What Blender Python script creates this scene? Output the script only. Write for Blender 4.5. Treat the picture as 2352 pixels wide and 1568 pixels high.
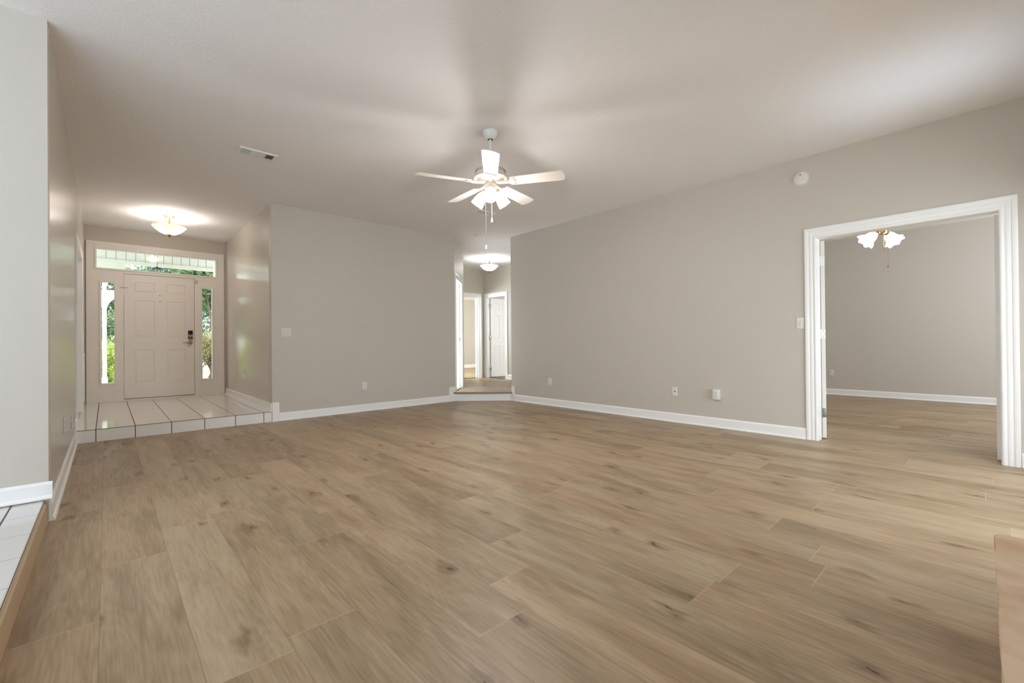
import bpy, bmesh, math, random
import numpy as np
from mathutils import Matrix, Vector

# ------------------------------------------------------------------ clearing
for o in list(bpy.data.objects):
    bpy.data.objects.remove(o, do_unlink=True)
SC = bpy.context.scene
COL = SC.collection
random.seed(7)
rng = np.random.default_rng(7)
PI = math.pi

# ------------------------------------------------------------------ camera
YAW, PIT, ROL, FPX = 0.743504504, 0.00511920073, -0.0084784722, 1013.1665
cy, sy = math.cos(YAW), math.sin(YAW)
fw = Vector((sy * math.cos(PIT), cy * math.cos(PIT), math.sin(PIT)))
rt = Vector((cy, -sy, 0.0))
up = rt.cross(fw)
r2 = math.cos(ROL) * rt + math.sin(ROL) * up
u2 = -math.sin(ROL) * rt + math.cos(ROL) * up
cam = bpy.data.cameras.new('camera')
cam.sensor_fit = 'HORIZONTAL'
cam.sensor_width = 36.0
cam.lens = 36.0 * FPX / 2352.0
cam.clip_start = 0.02
cam.clip_end = 300
camo = bpy.data.objects.new('camera', cam)
COL.objects.link(camo)
mw = Matrix.Identity(4)
for i in range(3):
    mw[i][0] = r2[i]; mw[i][1] = u2[i]; mw[i][2] = -fw[i]
mw[0][3], mw[1][3], mw[2][3] = 0.0, 0.0, 1.0
camo.matrix_world = mw
SC.camera = camo

# ------------------------------------------------------------------ exposure
SC.view_settings.view_transform = 'Standard'
SC.view_settings.look = 'None'
SC.view_settings.gamma = 1.0
SC.view_settings.use_curve_mapping = False
SC.view_settings.exposure = 0.13
SC.cycles.max_bounces = 14
SC.cycles.diffuse_bounces = 10
SC.cycles.transparent_max_bounces = 16
SC.cycles.sample_clamp_indirect = 6.0
SC.cycles.use_denoising = True


def lin(r, g, b, a=1.0):
    f = lambda c: (c / 255.0 / 12.92) if c <= 10.31 else ((c / 255.0 + 0.055) / 1.055) ** 2.4
    return (f(r), f(g), f(b), a)


# ------------------------------------------------------------------ world, sun, daylight
W = bpy.data.worlds.new('sky')
SC.world = W
W.use_nodes = True
wn = W.node_tree.nodes
wn['Background'].inputs[0].default_value = (0.90, 0.94, 1.0, 1)
wn['Background'].inputs[1].default_value = 4.6


def sun(name, direction, strength, color, angle):
    l = bpy.data.lights.new(name, 'SUN')
    l.energy = strength; l.color = color; l.angle = math.radians(angle)
    o = bpy.data.objects.new(name, l); COL.objects.link(o)
    o.rotation_euler = Vector(direction).to_track_quat('-Z', 'Y').to_euler()
    return o


def area(name, loc, direction, sx, sz, power, color, spread=180):
    l = bpy.data.lights.new(name, 'AREA')
    l.shape = 'RECTANGLE'; l.size = sx; l.size_y = sz
    l.energy = power; l.color = color; l.spread = math.radians(spread)
    o = bpy.data.objects.new(name, l); COL.objects.link(o)
    o.location = loc
    o.rotation_euler = Vector(direction).to_track_quat('-Z', 'Y').to_euler()
    return o


def point(name, loc, power, color, radius, parent=None):
    l = bpy.data.lights.new(name, 'POINT')
    l.energy = power; l.color = color; l.shadow_soft_size = radius
    o = bpy.data.objects.new(name, l); COL.objects.link(o)
    o.location = loc
    if parent: o.parent = parent
    return o


COOL = (0.90, 0.96, 1.0)
NEUT = (1.0, 0.985, 0.96)
WARM = (1.0, 0.80, 0.60)
sun('sun', (-0.62, -0.45, -0.95), 3.5, (1.0, 0.95, 0.86), 0.6)
# area lamps added for daylight, outside the modelled window openings
area('daylight_patio', (3.85, -0.85, 1.0), (0, 1, 0.4), 2.2, 1.6, 3, (0.78, 1.0, 1.3))
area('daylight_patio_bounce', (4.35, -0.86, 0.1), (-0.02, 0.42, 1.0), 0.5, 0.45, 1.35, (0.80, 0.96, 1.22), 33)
area('daylight_kitchen', (-2.4, -0.75, 1.55), (0, 1, 0.05), 2.6, 1.3, 19, (0.79, 1.0, 1.31))
area('ceiling_fill_kitchen', (-2.4, -1.05, 1.4), (0, 1, 1.1), 2.6, 1.2, 62, (0.79, 1.0, 1.31))  # fill lamp added and tilted up to brighten the ceiling
area('ceiling_fill_breakfast', (-5.1, 1.7, 1.4), (1, 0, 1.1), 2.9, 1.2, 24, (0.79, 1.0, 1.31))  # second upward fill lamp, added for ceiling brightness
area('daylight_study', (8.2, -3.05, 1.45), (0, 1, 0.35), 2.2, 1.3, 130, (0.94, 1.0, 1.13))
area('daylight_hall_room', (4.85, 11.2, 1.6), (1, 0, 0), 2.0, 1.3, 350, (0.93, 1.0, 1.06))
area('daylight_side_room', (9.0, 4.75, 1.6), (0, 1, 0), 1.6, 1.3, 105, (0.94, 1.0, 1.1))

# ------------------------------------------------------------------ materials
MATS = {}


def nodes_of(m):
    nt = m.node_tree
    return nt, nt.nodes, nt.links, nt.nodes['Principled BSDF']


def mat(name, col, rough=0.5, metal=0.0, spec=0.5, bump=None, vary=None, emit=None, coat=0.0):
    m = bpy.data.materials.new(name); m.use_nodes = True
    nt, N, L, P = nodes_of(m)
    P.inputs['Base Color'].default_value = col
    P.inputs['Roughness'].default_value = rough
    P.inputs['Metallic'].default_value = metal
    P.inputs['Specular IOR Level'].default_value = spec
    if coat:
        P.inputs['Coat Weight'].default_value = coat
        P.inputs['Coat Roughness'].default_value = 0.08
    tc = N.new('ShaderNodeTexCoord')
    if vary:
        sc, amt = vary
        nz = N.new('ShaderNodeTexNoise'); nz.inputs['Scale'].default_value = sc
        nz.inputs['Detail'].default_value = 4
        L.new(tc.outputs['Object'], nz.inputs['Vector'])
        mx = N.new('ShaderNodeMix'); mx.data_type = 'RGBA'
        mx.inputs[6].default_value = tuple(c * (1 - amt) for c in col[:3]) + (1,)
        mx.inputs[7].default_value = tuple(min(1, c * (1 + amt)) for c in col[:3]) + (1,)
        L.new(nz.outputs['Fac'], mx.inputs[0])
        L.new(mx.outputs[2], P.inputs['Base Color'])
    if bump:
        sc, st, dist = bump
        nb = N.new('ShaderNodeTexNoise'); nb.inputs['Scale'].default_value = sc
        nb.inputs['Detail'].default_value = 3
        L.new(tc.outputs['Object'], nb.inputs['Vector'])
        b = N.new('ShaderNodeBump'); b.inputs['Strength'].default_value = st
        b.inputs['Distance'].default_value = dist
        L.new(nb.outputs['Fac'], b.inputs['Height'])
        L.new(b.outputs['Normal'], P.inputs['Normal'])
    if emit:
        P.inputs['Emission Color'].default_value = emit[0]
        P.inputs['Emission Strength'].default_value = emit[1]
    MATS[name] = m
    return m


M_WALL = mat('greige_wall_paint', lin(204, 198, 188), 0.5, spec=0.4, bump=(170, 0.06, 0.002), vary=(1.2, 0.012))
M_SATIN = mat('greige_satin_paint', lin(204, 198, 188), 0.16, spec=1.0, bump=(90, 0.04, 0.002), vary=(1.2, 0.012))
M_SATIN2 = mat('greige_eggshell_paint', lin(200, 194, 184), 0.22, spec=0.35, bump=(90, 0.04, 0.002), vary=(1.2, 0.012))
M_CEIL = mat('white_textured_ceiling', lin(240, 238, 237), 0.85, spec=0.2)
M_TRIM = mat('white_trim_paint', lin(247, 247, 246), 0.28, spec=0.5, vary=(3, 0.01))
M_DOOR = mat('white_door_paint', lin(232, 230, 226), 0.32, spec=0.5, vary=(2, 0.01))
M_FRONT = mat('ivory_door_paint', lin(243, 238, 232), 0.35, spec=0.5, vary=(2, 0.01))
M_PLATE = mat('white_plastic', lin(232, 230, 224), 0.3, vary=(20, 0.01))
M_IVORY = mat('almond_plastic', lin(222, 214, 200), 0.35, vary=(20, 0.01))
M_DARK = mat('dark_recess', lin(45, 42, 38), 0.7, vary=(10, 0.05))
M_BLACK = mat('black_glass', lin(14, 15, 15), 0.12, vary=(10, 0.05))
M_NICKEL = mat('brushed_nickel', lin(176, 165, 152), 0.32, metal=1.0, vary=(30, 0.04))
M_BRONZE = mat('antique_brass', lin(178, 128, 76), 0.3, metal=1.0, vary=(30, 0.08))
M_BRASS = mat('polished_brass', lin(214, 176, 110), 0.22, metal=1.0, vary=(30, 0.05))
M_STEEL = mat('grey_steel', lin(150, 152, 150), 0.4, metal=0.7, vary=(30, 0.05))
M_FANW = mat('white_enamel', lin(226, 216, 204), 0.3, vary=(8, 0.01))
M_FANP = mat('pale_grey_enamel', lin(226, 228, 224), 0.35, vary=(8, 0.01))
M_TAPE = mat('beige_tape', lin(214, 184, 140), 0.6, vary=(60, 0.05))
M_TAN = mat('tan_riser_board', lin(190, 166, 134), 0.55, vary=(6, 0.08), bump=(40, 0.1, 0.002))
M_NOSE = mat('taupe_vinyl_nosing', lin(150, 132, 114), 0.4, vary=(14, 0.1))
M_SOFFIT = mat('cream_soffit', lin(188, 189, 178), 0.6, vary=(3, 0.02))
M_SIDING = mat('white_siding', lin(206, 210, 205), 0.6, vary=(3, 0.02))
M_CONC = mat('concrete', lin(205, 203, 198), 0.85, vary=(5, 0.08), bump=(60, 0.2, 0.003))
M_GRASS = mat('lawn', lin(150, 150, 124), 0.9, vary=(12, 0.3), bump=(80, 0.5, 0.02))
M_BARK = mat('bark', lin(110, 96, 80), 0.9, vary=(14, 0.25), bump=(40, 0.6, 0.01))
M_ROOF = mat('grey_shingle', lin(175, 178, 182), 0.85, vary=(20, 0.12))
M_IRON = mat('dark_iron', lin(60, 66, 66), 0.5, metal=0.6, vary=(20, 0.1))
M_WOODPULL = mat('orange_wood', lin(222, 140, 70), 0.4, vary=(40, 0.12))


def leaf_mat(name, c1, c2):
    m = bpy.data.materials.new(name); m.use_nodes = True
    nt, N, L, P = nodes_of(m)
    geo = N.new('ShaderNodeNewGeometry')
    mx = N.new('ShaderNodeMix'); mx.data_type = 'RGBA'
    mx.inputs[6].default_value = c1; mx.inputs[7].default_value = c2
    L.new(geo.outputs['Random Per Island'], mx.inputs[0])
    L.new(mx.outputs[2], P.inputs['Base Color'])
    P.inputs['Roughness'].default_value = 0.4
    tr = N.new('ShaderNodeBsdfTranslucent')
    L.new(mx.outputs[2], tr.inputs['Color'])
    ms = N.new('ShaderNodeMixShader'); ms.inputs[0].default_value = 0.45
    L.new(P.outputs[0], ms.inputs[1]); L.new(tr.outputs[0], ms.inputs[2])
    L.new(ms.outputs[0], N['Material Output'].inputs[0])
    MATS[name] = m
    return m


M_LEAF1 = leaf_mat('deep_green_leaves', lin(62, 88, 60), lin(132, 156, 108))
M_LEAF2 = leaf_mat('lime_leaves', lin(134, 158, 74), lin(196, 206, 118))
M_LEAF3 = leaf_mat('olive_leaves', lin(110, 108, 66), lin(170, 160, 108))
M_LEAF4 = leaf_mat('blue_green_leaves', lin(76, 104, 86), lin(156, 174, 148))


def glass_mat():
    m = bpy.data.materials.new('clear_glass'); m.use_nodes = True
    nt, N, L, P = nodes_of(m)
    N.remove(P)
    t = N.new('ShaderNodeBsdfTransparent'); t.inputs[0].default_value = (0.96, 0.98, 0.97, 1)
    g = N.new('ShaderNodeBsdfGlossy'); g.inputs['Roughness'].default_value = 0.02
    f = N.new('ShaderNodeFresnel'); f.inputs[0].default_value = 1.35
    gb = N.new('ShaderNodeNewGeometry')
    io = N.new('ShaderNodeMix'); io.data_type = 'FLOAT'; io.inputs[2].default_value = 1.35; io.inputs[3].default_value = 1.0 / 1.35
    L.new(gb.outputs['Backfacing'], io.inputs[0]); L.new(io.outputs[0], f.inputs[0])
    ms = N.new('ShaderNodeMixShader')
    L.new(f.outputs[0], ms.inputs[0]); L.new(t.outputs[0], ms.inputs[1]); L.new(g.outputs[0], ms.inputs[2])
    L.new(ms.outputs[0], N['Material Output'].inputs[0])
    return m


M_GLASS = glass_mat()


def shade_mat(name, col, emit_col, strength, through=0.35):
    """frosted lamp glass: scatters, glows, lets some of the bulb through"""
    m = bpy.data.materials.new(name); m.use_nodes = True
    nt, N, L, P = nodes_of(m)
    P.inputs['Base Color'].default_value = col
    P.inputs['Roughness'].default_value = 0.25
    P.inputs['Emission Color'].default_value = emit_col
    P.inputs['Emission Strength'].default_value = strength
    t = N.new('ShaderNodeBsdfTransparent')
    ms = N.new('ShaderNodeMixShader'); ms.inputs[0].default_value = through
    L.new(P.outputs[0], ms.inputs[1]); L.new(t.outputs[0], ms.inputs[2])
    L.new(ms.outputs[0], N['Material Output'].inputs[0])
    return m


M_FANSHADE = shade_mat('frosted_fan_glass', lin(250, 245, 238), (1, 0.93, 0.84, 1), 1.6, 0.3)
M_BOWL_WARM = shade_mat('alabaster_glass_warm', lin(250, 228, 198), (1, 0.78, 0.55, 1), 0.9, 0.62)
M_BOWL_COOL = shade_mat('alabaster_glass_white', lin(250, 248, 240), (1, 0.98, 0.93, 1), 1.3, 0.65)
M_TULIP = shade_mat('tulip_glass', lin(250, 244, 236), (1, 0.93, 0.82, 1), 1.6, 0.3)
M_BULB = mat('lamp_bulb', lin(255, 244, 225), 0.3, emit=((1, 0.88, 0.7, 1), 9.0))


def ceiling_texture():
    nt, N, L, P = nodes_of(M_CEIL)
    tc = N['Texture Coordinate']
    n1 = N.new('ShaderNodeTexNoise'); n1.inputs['Scale'].default_value = 46; n1.inputs['Detail'].default_value = 4
    n1.inputs['Roughness'].default_value = 0.6
    L.new(tc.outputs['Object'], n1.inputs['Vector'])
    r = N.new('ShaderNodeMapRange'); r.inputs[1].default_value = 0.46; r.inputs[2].default_value = 0.62
    L.new(n1.outputs['Fac'], r.inputs[0])
    b = N.new('ShaderNodeBump'); b.inputs['Strength'].default_value = 0.32; b.inputs['Distance'].default_value = 0.004
    L.new(r.outputs[0], b.inputs['Height'])
    L.new(b.outputs['Normal'], P.inputs['Normal'])


ceiling_texture()


def M(N, L, op, a, b=None, c=None):
    n = N.new('ShaderNodeMath'); n.operation = op
    for i, v in enumerate((a, b, c)):
        if v is None: continue
        if isinstance(v, (int, float)): n.inputs[i].default_value = v
        else: L.new(v, n.inputs[i])
    return n.outputs[0]


def plank_floor(name, light=1.0):
    m = bpy.data.materials.new(name); m.use_nodes = True
    nt, N, L, P = nodes_of(m)
    tc = N.new('ShaderNodeTexCoord')
    sp = N.new('ShaderNodeSeparateXYZ'); L.new(tc.outputs['Object'], sp.inputs[0])
    x, y = sp.outputs[0], sp.outputs[1]
    PWID, PLEN = 0.2372, 1.52
    xs = M(N, L, 'DIVIDE', M(N, L, 'ADD', x, 0.258), PWID)
    row = M(N, L, 'FLOOR', xs)
    fx = M(N, L, 'FRACT', xs)
    wr = N.new('ShaderNodeTexWhiteNoise'); wr.noise_dimensions = '1D'; L.new(row, wr.inputs['W'])
    off = M(N, L, 'MULTIPLY', wr.outputs['Value'], PLEN)
    known = {0: 3.735, 1: 2.735, 2: 3.08, 3: 1.64, 4: 0.84, 5: 1.197, 6: 2.94, 7: 1.707, 8: 0.795, 10: 0.507, 12: 0.815, 13: 1.265, 16: 0.733}
    for k, yj in known.items():
        is_k = M(N, L, 'COMPARE', row, float(k), 0.4)
        keep = M(N, L, 'MULTIPLY', off, M(N, L, 'SUBTRACT', 1.0, is_k))
        off = M(N, L, 'ADD', keep, M(N, L, 'MULTIPLY', is_k, yj % PLEN))
    ys = M(N, L, 'DIVIDE', M(N, L, 'SUBTRACT', y, off), PLEN)
    seg = M(N, L, 'FLOOR', ys)
    fy = M(N, L, 'FRACT', ys)
    cid = N.new('ShaderNodeCombineXYZ'); L.new(row, cid.inputs[0]); L.new(seg, cid.inputs[1])
    wp = N.new('ShaderNodeTexWhiteNoise'); wp.noise_dimensions = '3D'; L.new(cid.outputs[0], wp.inputs['Vector'])
    pr = wp.outputs['Value']
    wsep = N.new('ShaderNodeSeparateColor'); L.new(wp.outputs['Color'], wsep.inputs[0])
    # per-plank shifted coordinates so the figure does not run across seams
    shift = N.new('ShaderNodeVectorMath'); shift.operation = 'SCALE'; shift.inputs['Scale'].default_value = 37.0
    L.new(wp.outputs['Color'], shift.inputs[0])
    vadd = N.new('ShaderNodeVectorMath'); vadd.operation = 'ADD'
    L.new(tc.outputs['Object'], vadd.inputs[0]); L.new(shift.outputs[0], vadd.inputs[1])
    mp = N.new('ShaderNodeMapping'); mp.inputs['Scale'].default_value = (1, 0.2, 1); L.new(vadd.outputs[0], mp.inputs[0])

    def noise(vec, scale, detail, dist=0.0, rough=0.55):
        n = N.new('ShaderNodeTexNoise')
        n.inputs['Scale'].default_value = scale; n.inputs['Detail'].default_value = detail
        n.inputs['Distortion'].default_value = dist; n.inputs['Roughness'].default_value = rough
        L.new(vec, n.inputs['Vector'])
        return n.outputs['Fac']
    broad = noise(mp.outputs[0], 5.6, 4, 0.7)
    mp2 = N.new('ShaderNodeMapping'); mp2.inputs['Scale'].default_value = (1, 0.05, 1); L.new(vadd.outputs[0], mp2.inputs[0])
    fine = noise(mp2.outputs[0], 120, 5, 0.2)
    # cathedral figure: contour lines of a stretched noise field
    fig = noise(mp.outputs[0], 3.2, 2, 0.5)
    rings = M(N, L, 'FRACT', M(N, L, 'MULTIPLY', fig, 22.0))
    ringl = M(N, L, 'ABSOLUTE', M(N, L, 'SUBTRACT', rings, 0.5))
    # knots
    mp3 = N.new('ShaderNodeMapping'); mp3.inputs['Scale'].default_value = (1, 0.42, 1); L.new(vadd.outputs[0], mp3.inputs[0])
    wob = N.new('ShaderNodeTexNoise'); wob.inputs['Scale'].default_value = 16; wob.inputs['Detail'].default_value = 3
    L.new(mp3.outputs[0], wob.inputs['Vector'])
    wv = N.new('ShaderNodeVectorMath'); wv.operation = 'MULTIPLY_ADD'
    L.new(wob.outputs['Color'], wv.inputs[0]); wv.inputs[1].default_value = (0.13, 0.10, 0.0)
    L.new(mp3.outputs[0], wv.inputs[2])
    vo = N.new('ShaderNodeTexVoronoi'); vo.voronoi_dimensions = '2D'; vo.inputs['Scale'].default_value = 3.9
    L.new(wv.outputs[0], vo.inputs['Vector'])
    vs = N.new('ShaderNodeSeparateColor'); L.new(vo.outputs['Color'], vs.inputs[0])
    some = M(N, L, 'GREATER_THAN', vs.outputs[0], 0.42)
    k1 = N.new('ShaderNodeMapRange'); k1.interpolation_type = 'SMOOTHSTEP'
    k1.inputs[1].default_value = 0.17; k1.inputs[2].default_value = 0.02; L.new(vo.outputs['Distance'], k1.inputs[0])
    halo = M(N, L, 'MULTIPLY', k1.outputs[0], some)
    k2 = N.new('ShaderNodeMapRange'); k2.interpolation_type = 'SMOOTHSTEP'
    k2.inputs[1].default_value = 0.034; k2.inputs[2].default_value = 0.012; L.new(vo.outputs['Distance'], k2.inputs[0])
    core = M(N, L, 'MULTIPLY', k2.outputs[0], M(N, L, 'GREATER_THAN', vs.outputs[0], 0.5))
    # colour
    ramp = N.new('ShaderNodeValToRGB')
    e = ramp.color_ramp.elements
    e[0].position = 0.28; e[0].color = lin(134, 112, 85)
    e[1].position = 0.72; e[1].color = lin(186, 166, 138)
    e3 = ramp.color_ramp.elements.new(0.5); e3.color = lin(165, 143, 115)
    mp4 = N.new('ShaderNodeMapping'); mp4.inputs['Scale'].default_value = (1, 0.075, 1); L.new(vadd.outputs[0], mp4.inputs[0])
    streak = noise(mp4.outputs[0], 17, 3, 0.4)
    tone = M(N, L, 'ADD', M(N, L, 'MULTIPLY', broad, 0.68), M(N, L, 'MULTIPLY', streak, 0.29))
    tone = M(N, L, 'ADD', M(N, L, 'MULTIPLY', tone, 0.98), M(N, L, 'MULTIPLY', M(N, L, 'SUBTRACT', fine, 0.5), 0.44))
    tone = M(N, L, 'ADD', tone, M(N, L, 'MULTIPLY', M(N, L, 'SUBTRACT', pr, 0.5), 0.15))
    tone = M(N, L, 'ADD', tone, M(N, L, 'MULTIPLY', M(N, L, 'SUBTRACT', ringl, 0.25), 0.11))
    tone = M(N, L, 'ADD', tone, 0.02)
    tone = M(N, L, 'SUBTRACT', tone, M(N, L, 'MULTIPLY', halo, 0.26))
    L.new(tone, ramp.inputs[0])
    # hue drift per plank (some rosier, some greyer)
    hs = N.new('ShaderNodeMix'); hs.data_type = 'RGBA'; hs.blend_type = 'MULTIPLY'
    hs.inputs[0].default_value = 1.0
    hr = N.new('ShaderNodeValToRGB'); hr.color_ramp.elements[0].color = (1.0, 0.965, 0.92, 1); hr.color_ramp.elements[1].color = (0.975, 0.99, 0.985, 1)
    L.new(wsep.outputs[1], hr.inputs[0])
    L.new(ramp.outputs[0], hs.inputs[6]); L.new(hr.outputs[0], hs.inputs[7])
    dk = N.new('ShaderNodeMix'); dk.data_type = 'RGBA'; dk.inputs[7].default_value = lin(62, 47, 34)
    L.new(M(N, L, 'MULTIPLY', core, 0.85), dk.inputs[0]); L.new(hs.outputs[2], dk.inputs[6])
    # seams
    ex = M(N, L, 'MULTIPLY', M(N, L, 'MINIMUM', fx, M(N, L, 'SUBTRACT', 1.0, fx)), PWID)
    ey = M(N, L, 'MULTIPLY', M(N, L, 'MINIMUM', fy, M(N, L, 'SUBTRACT', 1.0, fy)), PLEN)
    sx_ = M(N, L, 'LESS_THAN', ex, 0.0013)
    sy_ = M(N, L, 'LESS_THAN', ey, 0.0016)
    seam = M(N, L, 'MAXIMUM', sx_, sy_)
    sm = N.new('ShaderNodeMix'); sm.data_type = 'RGBA'; sm.inputs[7].default_value = lin(118, 98, 74)
    L.new(M(N, L, 'MULTIPLY', sx_, 0.5), sm.inputs[0]); L.new(dk.outputs[2], sm.inputs[6])
    se = N.new('ShaderNodeMix'); se.data_type = 'RGBA'; se.inputs[7].default_value = lin(196, 176, 142)
    L.new(M(N, L, 'MULTIPLY', sy_, 0.75), se.inputs[0]); L.new(sm.outputs[2], se.inputs[6]); sm = se
    L.new(sm.outputs[2], P.inputs['Base Color'])
    P.inputs['Roughness'].default_value = 0.42
    P.inputs['Specular IOR Level'].default_value = 0.4
    b = N.new('ShaderNodeBump'); b.inputs['Strength'].default_value = 0.12; b.inputs['Distance'].default_value = 0.002
    hgt = M(N, L, 'SUBTRACT', M(N, L, 'MULTIPLY', fine, 0.6), M(N, L, 'MULTIPLY', seam, 0.8))
    L.new(hgt, b.inputs['Height']); L.new(b.outputs['Normal'], P.inputs['Normal'])
    MATS[name] = m
    return m


M_PLANK = plank_floor('oak_vinyl_planks')


def tile_mat(name, x_off, y_off, px, py, thin_y, base, vertical=False):
    m = bpy.data.materials.new(name); m.use_nodes = True
    nt, N, L, P = nodes_of(m)
    tc = N.new('ShaderNodeTexCoord')
    sp = N.new('ShaderNodeSeparateXYZ'); L.new(tc.outputs['Object'], sp.inputs[0])
    def edge(c, off, pitch, half):
        t = M(N, L, 'DIVIDE', M(N, L, 'SUBTRACT', c, off), pitch)
        f = M(N, L, 'FRACT', t)
        d = M(N, L, 'MULTIPLY', M(N, L, 'MINIMUM', f, M(N, L, 'SUBTRACT', 1.0, f)), pitch)
        return M(N, L, 'LESS_THAN', d, half), M(N, L, 'FLOOR', t)
    gx, ix = edge(sp.outputs[0], x_off, px, 0.0042)
    gy, iy = edge(sp.outputs[1], y_off, py, thin_y)
    geo = N.new('ShaderNodeNewGeometry'); gs = N.new('ShaderNodeSeparateXYZ'); L.new(geo.outputs['True Normal'], gs.inputs[0])
    gy = M(N, L, 'MULTIPLY', gy, M(N, L, 'GREATER_THAN', gs.outputs[2], 0.5))
    # a grout line under the nosing of each riser tile
    gz = M(N, L, 'MULTIPLY', M(N, L, 'GREATER_THAN', sp.outputs[2], 0.1255), M(N, L, 'LESS_THAN', gs.outputs[2], 0.5))
    g = M(N, L, 'MAXIMUM', M(N, L, 'MAXIMUM', gx, gy), gz)
    cid = N.new('ShaderNodeCombineXYZ'); L.new(ix, cid.inputs[0]); L.new(iy, cid.inputs[1])
    wp = N.new('ShaderNodeTexWhiteNoise'); wp.noise_dimensions = '3D'; L.new(cid.outputs[0], wp.inputs['Vector'])
    nz = N.new('ShaderNodeTexNoise'); nz.inputs['Scale'].default_value = 9; nz.inputs['Detail'].default_value = 5
    L.new(tc.outputs['Object'], nz.inputs['Vector'])
    f = M(N, L, 'ADD', M(N, L, 'MULTIPLY', wp.outputs['Value'], 0.4), M(N, L, 'MULTIPLY', nz.outputs['Fac'], 0.6))
    mx = N.new('ShaderNodeMix'); mx.data_type = 'RGBA'
    mx.inputs[6].default_value = tuple(c * 0.93 for c in base[:3]) + (1,)
    mx.inputs[7].default_value = base
    L.new(f, mx.inputs[0])
    gm = N.new('ShaderNodeMix'); gm.data_type = 'RGBA'; gm.inputs[7].default_value = lin(112, 96, 78)
    L.new(g, gm.inputs[0]); L.new(mx.outputs[2], gm.inputs[6])
    L.new(gm.outputs[2], P.inputs['Base Color'])
    rr = N.new('ShaderNodeMapRange'); rr.inputs[3].default_value = 0.07; rr.inputs[4].default_value = 0.8
    L.new(g, rr.inputs[0]); L.new(rr.outputs[0], P.inputs['Roughness'])
    b = N.new('ShaderNodeBump'); b.inputs['Strength'].default_value = 0.3; b.inputs['Distance'].default_value = 0.002
    b.invert = True
    L.new(g, b.inputs['Height']); L.new(b.outputs['Normal'], P.inputs['Normal'])
    MATS[name] = m
    return m


M_TILE = tile_mat('white_gloss_foyer_tile', -0.085, 6.43, 0.3185, 0.3185, 0.0012, lin(250, 249, 246))
M_TILE2 = tile_mat('white_kitchen_tile', -0.262 - 0.125, 3.69, 0.3185, 0.3185, 0.0015, lin(226, 224, 222))


def stone_mat():
    m = mat('cream_travertine', lin(214, 188, 158), 0.5, bump=(24, 0.25, 0.004))
    nt, N, L, P = nodes_of(m)
    tc = N['Texture Coordinate']
    n = N.new('ShaderNodeTexNoise'); n.inputs['Scale'].default_value = 6; n.inputs['Detail'].default_value = 7; n.inputs['Distortion'].default_value = 0.6
    L.new(tc.outputs['Object'], n.inputs['Vector'])
    r = N.new('ShaderNodeValToRGB')
    r.color_ramp.elements[0].position = 0.3; r.color_ramp.elements[0].color = lin(206, 164, 122)
    r.color_ramp.elements[1].position = 0.62; r.color_ramp.elements[1].color = lin(232, 208, 178)
    L.new(n.outputs['Fac'], r.inputs[0]); L.new(r.outputs[0], P.inputs['Base Color'])
    return m


M_STONE = stone_mat()


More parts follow.
